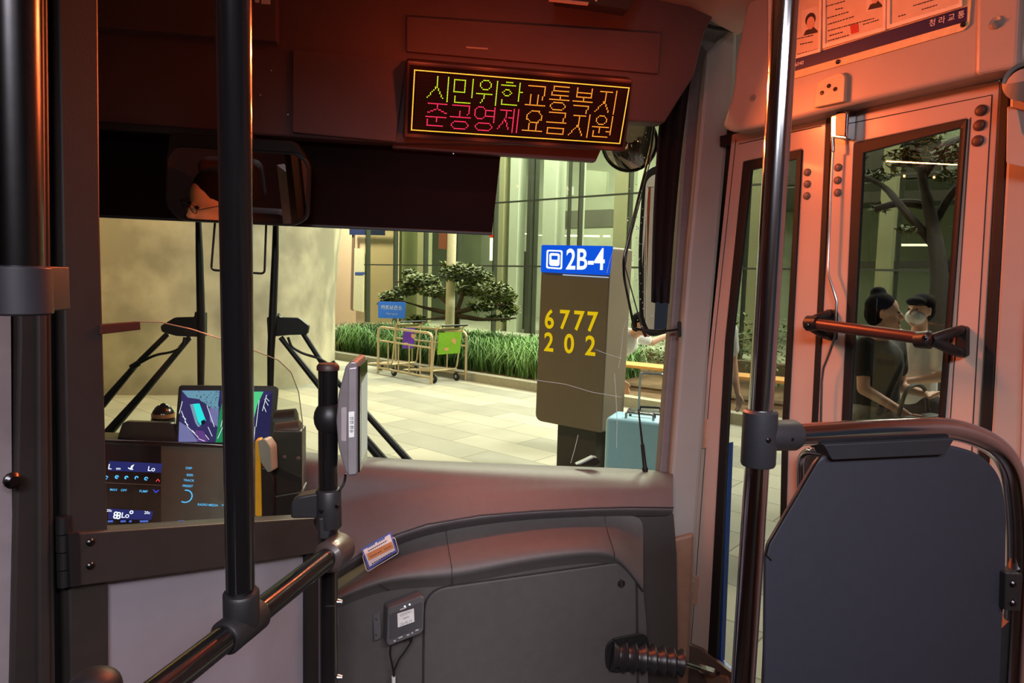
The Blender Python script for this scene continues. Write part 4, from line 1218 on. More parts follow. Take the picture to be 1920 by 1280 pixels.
prism('pad_panel', [PY(x, y, BY - 0.012) for x, y in pan], (0, 0.010, 0), navy_pad, bp, bevel=0.004, seg=3)
prism('back_board', [PY(x, y, BY + 0.004) for x, y in [(1440, 1046), (1470, 1046), (1470, 1400), (1424, 1400)]], (0, 0.004, 0), black, bp)
tube('pad_piping', [PY(x, y, BY - 0.012) for x, y in [(1542, 850), (1530, 868), (1442, 1018), (1436, 1040), (1446, 1050)]], 0.0016, black_gloss, bp, seg=8)
prism('rail_clamp', [PY(x, y, BY - 0.024) for x, y in rpx([(1545, 834), (1790, 822), (1772, 852), (1560, 862)], 4)], (0, 0.04, 0), mat('clamp_black', (30, 30, 34), 0.45), bp, bevel=0.003)
sc2 = prism('side_clamp', [PY(x, y, BY - 0.024) for x, y in rpx([(1886, 1074), (1918, 1076), (1914, 1146), (1884, 1144)], 3)], (0, 0.045, 0), black, bp, bevel=0.002)
for y in (1094, 1130):
    screw(sc2, PY(1899, y, BY - 0.024), (0, -1, 0), 0.006, dark_steel)
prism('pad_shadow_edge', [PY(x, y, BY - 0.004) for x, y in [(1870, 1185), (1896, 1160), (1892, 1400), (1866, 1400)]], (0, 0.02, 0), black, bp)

# ================================================================== OUTSIDE, FIXED TO THE BUS
WY = 2.27
def wiper(sgn_, label, grp, blade, head, arm1, arm2, cable, clip):
    w = thing('wiper', label, 'windscreen wiper', PY(arm2[-1][0], arm2[-1][1], WY), grp)
    bm = B()
    a_tube(bm, [PY(x, y, WY - 0.02) for x, y in blade], [0.0075, 0.011, 0.0125, 0.0115, 0.008], 10)
    obj('blade', bm, black, w, smooth=True)
    prism('pivot_head', [PY(x, y, WY - 0.012) for x, y in rpx(head, 4)], (0, 0.03, 0), black, w, bevel=0.004)
    obj('arm', a_tube(B(), [PY(x, y, WY) for x, y in arm1], [0.0085, 0.0085, 0.013], 10), black, w, smooth=True)
    obj('arm', a_tube(B(), [PY(x, y, WY) for x, y in arm2], [0.0085, 0.011, 0.018], 10), black, w, smooth=True)
    tube('hose', fillet([PY(x, y, WY - 0.012) for x, y in cable], 0.05), 0.0042, black, w, seg=8)
    p = PY(clip[0], clip[1], WY - 0.01)
    obj('hose_clip', a_turn(B(), p - V((0.012, 0, 0.008)), p + V((0.012, 0, 0.008)), [(0, 0.010), (1, 0.010)], 10), black, w, smooth=True)
wiper(-1, 'black pantograph wiper parked upright left of the black pole', 'pantograph wipers',
      [(371, 380), (374, 480), (377, 600), (377, 660), (376, 800)],
      [(300, 611), (326, 595), (364, 594), (364, 584), (384, 584), (384, 632), (330, 630), (302, 622)],
      [(314, 626), (255, 684), (190, 760)], [(356, 632), (270, 735), (160, 860)],
      [(346, 632), (343, 650), (322, 660), (290, 665), (252, 686)], (254, 684))
wiper(1, 'black pantograph wiper parked upright right of the black pole', 'pantograph wipers',
      [(518, 380), (516, 480), (511, 600), (508, 660), (506, 800)],
      [(500, 594), (520, 594), (520, 585), (524, 595), (560, 596), (579, 611), (576, 627), (540, 628), (502, 632)],
      [(568, 624), (610, 690), (772, 870)], [(526, 632), (600, 724), (736, 884)],
      [(540, 632), (546, 650), (566, 662), (600, 672), (622, 686)], (622, 684))
# exterior mirror
sm = thing('side_mirror', 'exterior mirror with a round convex glass above a tall rounded glass', 'side mirror', PY(1230, 626, 2.5))
c = PY(1180, 268, 2.55)
dd = (CAM - c).normalized(); dd = (dd + V((-0.25, 0, -0.1))).normalized()
obj('round_rim', a_tube(B(), [c + (dd.orthogonal().normalized() * math.cos(t * math.pi / 16) + dd.cross(dd.orthogonal().normalized()) * math.sin(t * math.pi / 16)) * 0.104 for t in range(32)], 0.006, 8, True), black_gloss, sm, smooth=True)
obj('round_glass', a_turn(B(), c - dd * 0.01, c + dd * 0.022, [(0, 0.102), (0.3, 0.100), (0.6, 0.075), (0.9, 0.035), (1, 0.001)], 32), mat('convex_silver', (214, 206, 186), 0.03, metal=1.0, var=0.0), sm, smooth=True)
tube('round_arm', fillet([c - dd * 0.02, PY(1205, 262, 2.58), PY(1230, 258, 2.58), PY(1290, 264, 2.5), PY(1300, 300, 2.4)], 0.05), 0.009, black_gloss, sm, seg=10)
shell = rpx([(1205, 318), (1262, 300), (1262, 622), (1214, 634), (1198, 600), (1196, 470)], [24, 10, 10, 18, 20, 40])
prism('shell', [PY(x, y, 2.52) for x, y in shell], (0.03, 0.05, 0), black, sm, bevel=0.006)
gl_ = rpx([(1211, 332), (1258, 318), (1258, 612), (1218, 624), (1205, 592), (1203, 470)], [20, 8, 8, 14, 18, 36])
mgp = Plane(PY(1230, 470, 2.512), V((-0.35, -1, 0.05)))
prism('tall_glass', [PY(x, y, 2.518) for x, y in gl_], (0, -0.003, 0), mg, sm)
tube('mirror_arm', [PY(1262, 330, 2.53), PY(1310, 300, 2.4)], 0.014, black, sm, seg=10)

# rain on the outside of the windscreen
bm = B(); rr = random.Random(11)
for k in range(70):
    x = rr.gauss(1205 - 18 * rr.random(), 9); y = rr.uniform(240, 600)
    a_ball(bm, PY(x, y, 2.209), (0.0012 + rr.random() * 0.0012, 0.0012, 0.0012 + rr.random() * 0.0016), u=8, v=5)
for pts in ([(1150, 470), (1143, 490), (1138, 512)], [(1175, 600), (1168, 620), (1166, 650), (1160, 690)], [(1152, 700), (1155, 740), (1157, 790), (1156, 840)],
            [(1116, 655), (1140, 664), (1166, 672)], [(1003, 712), (1060, 720), (1110, 735), (1165, 744)], [(1084, 815), (1078, 840), (1070, 868)]):
    a_tube(bm, [PY(x, y, 2.2085) for x, y in pts], 0.0009, 6)
rd_ = obj('rain_drops', bm, mat('water', (225, 225, 230), 0.08, coat=0.5, spec=0.8), smooth=True)
tag(rd_, 'raindrops and thin water trickles on the right of the windscreen', 'raindrops', kind='stuff')

# ================================================================== STREET
K0 = V((-1.31, 14.15, 0)); kd = V((0.65, -0.76, 0)).normalized(); kn = V((0.76, 0.65, 0)).normalized()
def KP(s, t, z=0.0): return K0 + kd * s + kn * t + V((0, 0, z))
def KPL(t): return Plane(KP(0, t), kn)
# paving
pav = mat('paving', (176, 172, 150), 0.75, var=0.1, scale=1.2, bump=0.1, bscale=60)
nt = pav.node_tree
bb = nt.nodes['Principled BSDF']
tc = nt.nodes.new('ShaderNodeTexCoord'); mpn = nt.nodes.new('ShaderNodeMapping')
mpn.inputs['Rotation'].default_value = (0, 0, math.atan2(0.76, 0.65))
bk = nt.nodes.new('ShaderNodeTexBrick')
bk.inputs['Color1'].default_value = lin((186, 180, 162)) + [1]
bk.inputs['Color2'].default_value = lin((146, 144, 134)) + [1]
bk.inputs['Mortar'].default_value = lin((120, 116, 98)) + [1]
bk.inputs['Scale'].default_value = 1.0
bk.inputs['Mortar Size'].default_value = 0.006
bk.inputs['Mortar Smooth'].default_value = 0.2
bk.inputs['Brick Width'].default_value = 1.15
bk.inputs['Row Height'].default_value = 0.42
nz = nt.nodes.new('ShaderNodeTexNoise'); nz.inputs['Scale'].default_value = 1.4; nz.inputs['Detail'].default_value = 6
mxn = nt.nodes.new('ShaderNodeMix'); mxn.data_type = 'RGBA'; mxn.blend_type = 'MULTIPLY'; mxn.inputs[0].default_value = 0.55
rpn = nt.nodes.new('ShaderNodeValToRGB'); rpn.color_ramp.elements[0].position = 0.3; rpn.color_ramp.elements[1].position = 0.7
rpn.color_ramp.elements[0].color = (0.62, 0.60, 0.55, 1)
nt.links.new(tc.outputs['Object'], mpn.inputs['Vector']); nt.links.new(mpn.outputs['Vector'], bk.inputs['Vector'])
nt.links.new(tc.outputs['Object'], nz.inputs['Vector']); nt.links.new(nz.outputs['Fac'], rpn.inputs['Fac'])
nt.links.new(bk.outputs['Color'], mxn.inputs[6]); nt.links.new(rpn.outputs['Color'], mxn.inputs[7]); nt.links.new(mxn.outputs[2], bb.inputs['Base Color'])
struct(prism('pavement', [V((-14, -6, 0)), V((26, -6, 0)), V((26, 34, 0)), V((-14, 34, 0))], (0, 0, -0.1), pav, base=(0, 0, 0)))
# kerb and planting bed
kerb = struct(obj('kerb', a_box(B(), (9, -0.09, 0.07), (22, 0.18, 0.14)), mat('kerb_stone', (150, 146, 128), 0.8, var=0.1, bump=0.2, bscale=80), base=(0, 0, 0)))
kr = math.atan2(kd.y, kd.x)
def on_k(o, s=0, t=0):
    o.location = KP(s, t); o.rotation_euler = (0, 0, kr); return o
on_k(kerb, 0, 0.2)
bed = struct(obj('planting_bed', a_box(B(), (9, 2.1, 0.05), (22, 4.2, 0.1)), mat('bed_soil', (98, 74, 46), 0.95, var=0.3, scale=6, bump=0.5, bscale=40), base=(0, 0, 0)))
on_k(bed, 0, 0.2)
def leafm(name, c1, c2, sc=2.0):
    m = mat(name, c1, 0.6, var=0.2)
    nt = m.node_tree; b = nt.nodes['Principled BSDF']
    rp = [n for n in nt.nodes if n.type == 'VALTORGB'][0]
    rp.color_ramp.elements[0].color = lin(c1) + [1]; rp.color_ramp.elements[1].color = lin(c2) + [1]
    [n for n in nt.nodes if n.type == 'TEX_NOISE'][0].inputs['Scale'].default_value = sc
    b.inputs['Subsurface Weight'].default_value = 0.0
    return m
def blades(name, n, s0, s1, t0, t1, L, m, seed, label, sparse=None):
    bm = B(); r = random.Random(seed)
    for k in range(n):
        s, t = r.uniform(s0, s1), r.uniform(t0, t1)
        if sparse and s < sparse and r.random() < 0.75: continue
        p = KP(s, t, 0.09); a = r.uniform(0, 2 * math.pi)
        h = V((math.cos(a), math.sin(a), 0)); w = V((-h.y, h.x, 0)) * 0.011
        l = L * r.uniform(0.6, 1.15); d = r.uniform(0.35, 0.95)
        q = [p, p + h * l * .22 * d + V((0, 0, l * .55)), p + h * l * .55 * d + V((0, 0, l * .72)), p + h * l * .95 * d + V((0, 0, l * (.72 - .4 * d)))]
        ws = [1, 1, .75, .15]
        vs = [(bm.verts.new(x - w * f), bm.verts.new(x + w * f)) for x, f in zip(q, ws)]
        for (a1, b1_), (a2_, b2_) in zip(vs, vs[1:]):
            bm.faces.new((a1, b1_, b2_, a2_))
    o = obj(name, bm, m)
    return tag(o, label, 'grass', kind='stuff')
blades('ornamental_grass', 6500, -1.2, 5.6, 0.45, 2.3, 0.72, leafm('grass_green', (44, 84, 40), (120, 160, 84), 1.2), 2, 'long bladed green border grass along the kerb behind the luggage carts')
blades('dry_grass', 500, -3.2, -0.6, 0.3, 1.8, 0.45, leafm('grass_dry', (70, 66, 36), (124, 112, 64), 1.5), 3, 'sparse dry grass at the left end of the planting bed')
def leaves(bm, c, rad, n, size, r):
    for k in range(n):
        while True:
            q = V((r.uniform(-1, 1), r.uniform(-1, 1), r.uniform(-1, 1)))
            if q.length < 1: break
        p = V(c) + V((q.x * rad[0], q.y * rad[1], q.z * rad[2]))
        a = V((r.uniform(-1, 1), r.uniform(-1, 1), r.uniform(-.5, .5))).normalized() * size * r.uniform(.6, 1.3)
        b = a.cross(V((r.uniform(-.6, .6), r.uniform(-.6, .6), 1))).normalized() * size * .35
        bm.faces.new([bm.verts.new(p - a), bm.verts.new(p + b), bm.verts.new(p + a), bm.verts.new(p - b)])
# hedge behind the bench
bm = B(); r = random.Random(8)
for k in range(70):
    s = 5.2 + 13 * (k + r.random()) / 70
    leaves(bm, KP(s, 2.9 + r.uniform(-.25, .25), 0.55 + r.uniform(-.3, .35)), (0.45, 0.45, 0.4), 150, 0.05, r)
tag(obj('hedge', bm, leafm('hedge_green', (34, 62, 32), (112, 138, 76), 1.4)), 'clipped leafy green hedge behind the wooden bench', 'hedge', kind='stuff')

# small spreading tree behind the lamp post
TPl = KPL(1.5)
tp0 = TPl.at(856, 660); tp0.z = 0.08
tr = thing('spreading_tree', 'low spreading green tree behind the white lamp post', 'tree', tp0)
bark = mat('bark', (74, 58, 42), 0.9, var=0.25, scale=12, bump=0.4, bscale=30)
bm = B()
def tq(x, y, o=0.0): return TPl.at(x, y, o)
fork = tq(856, 585)
a_tube(bm, [tp0, tq(853, 625), fork], [0.085, 0.07, 0.06], 10)
for pts in ([(856, 590), (800, 578), (740, 560)], [(856, 585), (830, 560), (790, 540)], [(858, 580), (870, 545), (872, 510)], [(858, 585), (900, 575), (945, 570)], [(860, 592), (905, 600), (968, 596)], [(856, 592), (825, 596), (780, 600)], [(790, 545), (770, 530), (742, 528)]):
    a_tube(bm, fillet([tq(x, y, random.uniform(-.15, .15)) for x, y in pts], 0.3), [0.05 - 0.036 * i / 8 for i in range(9)], 8)
obj('trunk', bm, bark, tr, smooth=True)
bm = B(); r = random.Random(4)
for x, y, w, h in [(790, 528, 58, 17), (868, 512, 58, 17), (735, 556, 38, 13), (925, 548, 48, 18), (885, 540, 60, 17), (822, 546, 55, 13), (955, 580, 26, 12), (722, 570, 22, 8), (782, 598, 24, 9), (770, 512, 24, 8), (908, 572, 44, 12), (850, 498, 36, 10), (950, 556, 28, 14), (900, 520, 40, 12), (760, 545, 36, 10), (935, 596, 34, 6)]:
    k = 13.5 / 1280
    leaves(bm, tq(x, y, r.uniform(-.5, .6)), (w * k * .75, w * k * .75, h * k), int(w * h * 0.75), 0.075, r)
obj('crown', bm, leafm('tree_leaf', (52, 66, 30), (112, 120, 58), 1.6), tr)

# tree in front of the dark shop front seen through the rear door leaf
T2 = Plane(PD(1760, 500, 9.0), kn)
b0 = T2.at(1758, 760); b0.z = 0.0
t2 = thing('street_tree', 'tall dark trunked tree seen through the rear door glass', 'tree', b0)
bm = B()
a_tube(bm, fillet([b0, T2.at(1760, 640), T2.at(1762, 500), T2.at(1745, 400), T2.at(1725, 320), T2.at(1712, 200)], 0.6), [0.15 - 0.004 * i for i in range(30)], 10)
for pts in ([(1760, 470), (1700, 400), (1660, 350), (1620, 330)], [(1750, 420), (1790, 350), (1830, 330)], [(1740, 385), (1690, 378), (1640, 392)], [(1730, 330), (1770, 270), (1800, 260)], [(1762, 520), (1800, 470), (1830, 440)]):
    a_tube(bm, fillet([T2.at(x, y, random.uniform(-.3, .3)) for x, y in pts], 0.4), [0.06 - 0.002 * i for i in range(24)][:len(fillet([V((x, y, 0)) for x, y in pts], 0.4))], 8)
obj('trunk', bm, mat('bark_dark', (44, 38, 30), 0.9, var=0.2, scale=12), t2, smooth=True)
bm = B(); r = random.Random(14)
for x, y, w, h in [(1640, 330, 40, 14), (1690, 300, 40, 20), (1790, 330, 40, 14), (1700, 430, 24, 8), (1780, 290, 40, 18), (1650, 390, 30, 9), (1815, 430, 30, 10), (1590, 300, 40, 30), (1720, 250, 60, 24)]:
    k = 9.0 / 1280
    leaves(bm, T2.at(x, y, r.uniform(-.5, .5)), (w * k * .8, w * k * .8, h * k), int(w * h * 0.22), 0.07, r)
obj('crown', bm, leafm('tree_leaf_dark', (44, 50, 30), (78, 84, 46), 1.6), t2)

# ------------------------------------------------------------------ concrete pier
pr = B()
conc = mat('concrete', (176, 166, 142), 0.85, var=0.3, scale=1.1, bump=0.4, bscale=14)
crp = [n for n in conc.node_tree.nodes if n.type == 'VALTORGB'][0]
crp.color_ramp.elements[0].position = 0.40
crp.color_ramp.elements[1].position = 0.62
rows_ = []
for z, k in [(0, 1.0), (1.2, 1.0), (2.2, 1.03), (3.5, 1.10), (5.5, 1.28), (7.5, 1.55)]:
    ring = []
    for a in range(64):
        t = 2 * math.pi * a / 64
        cx_, sx_ = math.cos(t), math.sin(t)
        ring.append(V((-3.55 + 2.22 * k * math.copysign(abs(cx_) ** 0.75, cx_), 12.6 + 2.55 * math.copysign(abs(sx_) ** 0.75, sx_), z)))
    rows_.append(ring)
vv = [[pr.verts.new(p) for p in r_] for r_ in rows_]
for a, b in zip(vv, vv[1:]):
    for i in range(64):
        pr.faces.new((a[i], a[(i + 1) % 64], b[(i + 1) % 64], b[i]))
pr.faces.new(vv[-1]); pr.faces.new(vv[0][::-1])
o = obj('concrete_pier', pr, conc, smooth=True, angle=60)
tag(o, 'massive pale concrete viaduct pier filling the left half of the windscreen', 'concrete pier')

# ------------------------------------------------------------------ terminal building
TF = 4.4
FP = KPL(TF)
tb = thing('terminal_building', 'glass fronted terminal building with lit interior behind the planting', 'building', KP(8, TF + 3))
z1 = FP.at(690, 496).z
z2 = FP.at(935, 380).z
S0 = -5.1
fg = glass('facade_glass', (238, 240, 232), 0.5)
prism('glass_front', [KP(S0, TF, 0.3), KP(22, TF, 0.3), KP(22, TF, 9), KP(S0, TF, 9)], kn * 0.02, fg, tb)
prism('glass_return', [KP(S0, TF, 0.3), KP(S0, TF + 5, 0.3), KP(S0, TF + 5, 9), KP(S0, TF, 9)], kd * 0.02, fg, tb)
prism('plinth', [KP(S0 - .05, TF - .12, 0), KP(22, TF - .12, 0), KP(22, TF - .12, 0.32), KP(S0 - .05, TF - .12, 0.32)], kn * 0.3, mat('plinth_stone', (120, 106, 82), 0.8), tb)
dkm = mat('mullion_dark', (62, 66, 56), 0.5)
for z in (z1, z2, z2 + 1.9):
    prism('transom', [KP(S0, TF - .02, z - .018), KP(22, TF - .02, z - .018), KP(22, TF - .02, z + .018), KP(S0, TF - .02, z + .018)], kn * 0.05, dkm, tb)
for k in range(22):
    s = S0 + 0.02 + k * 1.28
    prism('mullion', [KP(s - .014, TF + .03, 0.3), KP(s + .014, TF + .03, 0.3), KP(s + .014, TF + .03, 9), KP(s - .014, TF + .03, 9)], kn * 0.16, dkm, tb)
inw = mat('interior_wall', (176, 184, 160), 0.8, var=0.08, scale=1.5)
prism('interior_floor', [KP(S0, TF, 0.28), KP(24, TF, 0.28), KP(24, TF + 9, 0.28), KP(S0, TF + 9, 0.28)], V((0, 0, -0.1)), mat('interior_floor', (150, 150, 132), 0.4), tb)
prism('interior_wall', [KP(S0 - 6, TF + 8, 0), KP(24, TF + 8, 0), KP(24, TF + 8, 9), KP(S0 - 6, TF + 8, 9)], kn * 0.1, inw, tb)
prism('upper_slab', [KP(S0, TF + .5, 9), KP(24, TF + .5, 9), KP(24, TF + 8, 9), KP(S0, TF + 8, 9)], V((0, 0, 0.2)), inw, tb)
prism('mezzanine', [KP(3.5, TF + 3, 3.9), KP(24, TF + 3, 3.9), KP(24, TF + 8, 3.9), KP(3.5, TF + 8, 3.9)], V((0, 0, 0.5)), mat('mezz_grey', (104, 108, 98), 0.7), tb)
colm = mat('interior_column', (158, 156, 122), 0.8, var=0.06)
cpale = mat('interior_column_pale', (196, 204, 186), 0.7, var=0.05)
CPL = KPL(TF + 1.6)
for x0, x1, m in [(717, 753, colm), (782, 795, colm), (926, 941, colm), (952, 968, cpale), (1014, 1038, cpale), (1082, 1088, cpale), (1146, 1168, colm), (1188, 1200, cpale), (1392, 1420, colm), (1640, 1668, colm), (985, 992, dkm), (1060, 1064, dkm)]:
    a, b = CPL.at(x0, 520), CPL.at(x1, 520)
    a.z = b.z = 0.28
    h = V((0, 0, 8.7))
    prism('column', [a, b, b + h, a + h], kn * (b - a).length, m, tb)
tube_w = emit('tube_light', (255, 250, 190), 5.0)
L1 = KPL(TF + 3.0)
for x0, y0, x1, y1, w in [(1066, 440, 1122, 441, 3), (1131, 441, 1142, 441, 3), (1158, 441, 1170, 441, 3), (984, 437, 996, 438, 2), (1010, 440, 1060, 441, 1.5), (1085, 394, 1105, 395, 2), (1165, 378, 1180, 378, 5), (1690, 457, 1748, 457, 4), (1040, 350, 1062, 351, 2)]:
    prism('light_strip', [L1.at(x0, y0), L1.at(x1, y1), L1.at(x1, y1 + w), L1.at(x0, y0 + w)], kn * 0.06, tube_w, tb)
M1 = KPL(TF + 2.2)
def inner(nm, pts, m, d=0.1): return prism(nm, [M1.at(x, y) for x, y in pts], kn * d, m, tb)
inner('notice', [(1052, 350), (1072, 349), (1072, 365), (1052, 366)], mat('notice_white', (224, 228, 220), 0.6))
inner('ceiling_panel', [(1094, 318), (1138, 322), (1136, 366), (1092, 368)], inw)
inner('duct', [(1040, 396), (1146, 392), (1146, 424), (1024, 428)], mat('duct_grey', (112, 112, 100), 0.7), 0.5)
inner('dark_door', [(962, 470), (996, 472), (990, 618), (958, 616)], mat('dark_door', (72, 74, 62), 0.6))
inner('blue_notice', [(968, 476), (982, 476), (981, 490), (968, 490)], emit('notice_blue', (70, 120, 220), 1.0), 0.05)
inner('light_tube', [(919, 446), (925, 446), (924, 488), (918, 488)], tube_w, 0.05)
inner('exit_light', [(930, 439), (951, 441), (950, 448), (930, 447)], emit('exit_green', (30, 230, 80), 1.6), 0.05)
inner('exit_light', [(916, 439), (929, 439), (929, 445), (918, 444)], emit('exit_red', (240, 50, 30), 1.4), 0.05)
inner('shop_sign', [(756, 472), (772, 473), (771, 481), (756, 480)], emit('shop_cyan', (190, 235, 240), 1.6), 0.05)
inner('red_lettering', [(687, 497), (712, 502), (712, 507), (687, 506)], emit('shop_red', (230, 90, 90), 1.0), 0.05)
inner('lit_doorway', [(757, 470), (778, 472), (776, 560), (755, 558)], mat('lit_white', (216, 236, 214), 0.6), 0.05)
inner('shop_front', [(690, 455), (716, 455), (715, 596), (688, 594)], mat('shop_pale', (190, 214, 180), 0.6), 0.05)
inner('wall_band', [(1420, 300), (1760, 260), (1760, 330), (1420, 350)], mat('band_dark', (60, 56, 46), 0.7), 0.3)
inner('wall_band', [(1600, 360), (1800, 355), (1800, 375), (1600, 380)], mat('band_dark', (60, 56, 46), 0.7), 0.3)
inner('wall_band', [(1600, 490), (1800, 488), (1800, 500), (1600, 502)], mat('band_dark', (60, 56, 46), 0.7), 0.3)
# entrance recess left of the glass
inner2 = KPL(TF + 1.0)
prism('entrance_wall', [KP(S0 - 7, TF + 1.2, 0), KP(S0 + .02, TF + 1.2, 0), KP(S0 + .02, TF + 1.2, 9), KP(S0 - 7, TF + 1.2, 9)], kn * 0.1, mat('entrance_beige', (214, 190, 160), 0.7), tb)
prism('entrance_door', [inner2.at(x, y) for x, y in [(664, 465), (682, 466), (680, 585), (661, 580)]], kn * 0.05, mat('entrance_door', (206, 206, 174), 0.6), tb)
prism('entrance_band', [inner2.at(x, y, 0.02) for x, y in [(666, 510), (683, 510), (683, 515), (665, 515)]], kn * 0.02, mat('band_blue', (60, 84, 150), 0.5), tb)
prism('door_jamb', [inner2.at(x, y, 0.02) for x, y in [(660, 440), (664, 440), (661, 582), (657, 580)]], kn * 0.05, mat('jamb', (120, 100, 84), 0.6), tb)
prism('fascia_sign', [inner2.at(x, y, 0.1) for x, y in [(655, 428), (720, 430), (720, 441), (655, 440)]], kn * 0.05, mat('fascia_navy', (40, 50, 90), 0.4), tb)
for k, (s, t) in enumerate([(-3.5, 3.0), (1.5, 2.5), (6.0, 2.2), (11, 2.5), (16, 2.5)]):
    p = KP(s, TF + 0.9, 8.4)
    area('hall_light', p, p - V((0, 0, 1)) - kn * 0.1, 2.5, 1700 if k < 3 else 600, (1.0, 0.97, 0.84))
p = KP(S0 - 2.0, TF - 1.5, 5.5)
area('entrance_light', p, KP(S0 - 1, TF + 1, 1.5), 1.0, 420, (1.0, 0.85, 0.66))

# white lamp post with a small sign box
LP = KPL(1.0)
lp0 = LP.at(842, 650); lp0.z = 0.08
lpo = thing('lamp_post', 'tall cream white lamp post standing in the planting bed', 'lamp post', lp0)
tube('post', [lp0, V((lp0.x + 0.05, lp0.y, 7.0))], 0.088, mat('post_cream', (226, 214, 176), 0.5), lpo, seg=20)
obj('foot_collar', a_turn(B(), lp0, lp0 + V((0, 0, 0.12)), [(0, 0.14), (0.8, 0.13), (1, 0.10)], 20), mat('post_cream', (226, 214, 176), 0.5), lpo, smooth=True)
prism('sign_box', [LP.at(x, y, 0.02) for x, y in [(823, 425), (838, 425), (837, 467), (822, 466)]], kn * 0.1, mat('box_rust', (150, 84, 60), 0.6), lpo)

# ------------------------------------------------------------------ bus stop pillar
P0 = PD(1003, 786, 6.2)
SPl = Plane(P0, kn)
st = thing('stop_pillar', 'dark grey bus stop pillar with lit blue 2B-4 sign and yellow route numbers', 'bus stop sign', SPl.at(1060, 900) * 1.0)
g0_ = SPl.at(1085, 880)
brown = mat('pillar_brown', (128, 113, 96), 0.5, var=0.05, scale=4)
body_px = rpx([(1016, 462), (1146, 463), (1128, 812), (1003, 788)], [3, 6, 6, 14])
prism('cabinet', [SPl.at(x, y) for x, y in body_px], kn * 0.34, brown, st, bevel=0.015, seg=3)
lowp = [SPl.at(1046, 796), SPl.at(1128, 806)]
bm = B()
q0, q1 = SPl.at(1046, 796, -0.08), SPl.at(1118, 806, -0.08)
a_prism(bm, [q0, q1, V((q1.x, q1.y, 0)), V((q0.x, q0.y, 0))], kn * 0.24)
obj('foot', bm, mat('pillar_foot_grey', (66, 60, 52), 0.5), st)
sgb = prism('blue_sign', [SPl.at(x, y, 0.02) for x, y in rpx([(1015.5, 459), (1146, 461), (1140, 516), (1014, 510)], 3)], kn * 0.03, emit('sign_blue', (18, 84, 226), 1.1), st, label='lit blue sign panel')
sw = emit('sign_white', (255, 255, 255), 1.25)
sr = kd
def stext(body, x, y, size, m, par, off, **k):
    return text('lettering', body, SPl.at(x, y, off), kd, V((0, 0, 1)), size, m, par, depth=0.001, **k)
stext('2B-4', 1097, 488, 0.245, sw, sgb, 0.022, sx=0.86, bold=0.018)
ic = obj('bus_icon', a_ring(B(), [SPl.at(x, y, 0.023) for x, y in rpx([(1025, 468), (1055, 469), (1054, 505), (1024, 503)], 4)], [SPl.at(x, y, 0.023) for x, y in rpx([(1028, 471), (1052, 472), (1051, 502), (1027, 500)], 3)], -kn * 0.001), sw, sgb)
bm = B()
a_ring(bm, [SPl.at(x, y, 0.023) for x, y in rpx([(1030, 474), (1050, 475), (1049, 499), (1030, 498)], 5)], [SPl.at(x, y, 0.023) for x, y in rpx([(1034, 479), (1046, 479.5), (1045.5, 487), (1034, 486.5)], 1.5)], -kn * 0.001)
obj('bus_symbol', bm, sw, ic)
yel = emit('route_yellow', (240, 196, 20), 0.95)
for i, ch_ in enumerate('6777'):
    stext(ch_, [1030, 1058, 1085, 1110][i], [600, 601, 603, 605][i], 0.232, yel, st, 0.003, sx=0.95, bold=0.02)
for i, ch_ in enumerate('202'):
    stext(ch_, [1029, 1067, 1107][i], [643, 646, 650][i], 0.232, yel, st, 0.003, sx=0.95, bold=0.02)
prism('light_line', [SPl.at(x, y, 0.004) for x, y in [(1055, 514), (1141, 519), (1141, 521), (1055, 516)]], kn * 0.004, emit('line_glow', (190, 200, 240), 1.0), st)

# ------------------------------------------------------------------ luggage cart stand
cart_steel = mat('cart_steel', (206, 186, 150), 0.32, metal=0.7, var=0.05)
def gpt(x, y): return PZ(x, y, 0.0)
def cart_rail(a, b, label, n, h=0.83):
    t = thing('cart_rail', label, 'cart rail', a, 'rails of the luggage cart stand')
    up = V((0, 0, 1))
    tube('loop', fillet([a, a + up * h, b + up * h, b], 0.12), 0.023, cart_steel, t, seg=12)
    tube('mid_rail', [a + up * (h - .24), b + up * (h - .24)], 0.016, cart_steel, t, seg=10)
    tube('bottom_rail', [a + up * 0.1, b + up * 0.1], 0.02, cart_steel, t, seg=10)
    for k in range(1, n):
        p = a.lerp(b, k / n)
        tube('upright', [p + up * 0.1, p + up * (h - .24)], 0.013, cart_steel, t, seg=10)
    return t
A_, B_ = gpt(709, 699), gpt(809, 720)
C_, D_ = gpt(742, 692), gpt(873, 713)
cart_rail(A_, B_, 'near steel side rail of the luggage cart stand', 5)
cart_rail(C_, D_, 'far steel side rail of the luggage cart stand behind the carts', 4)
cdir = (B_ - A_).normalized(); cside = V((-cdir.y, cdir.x, 0))
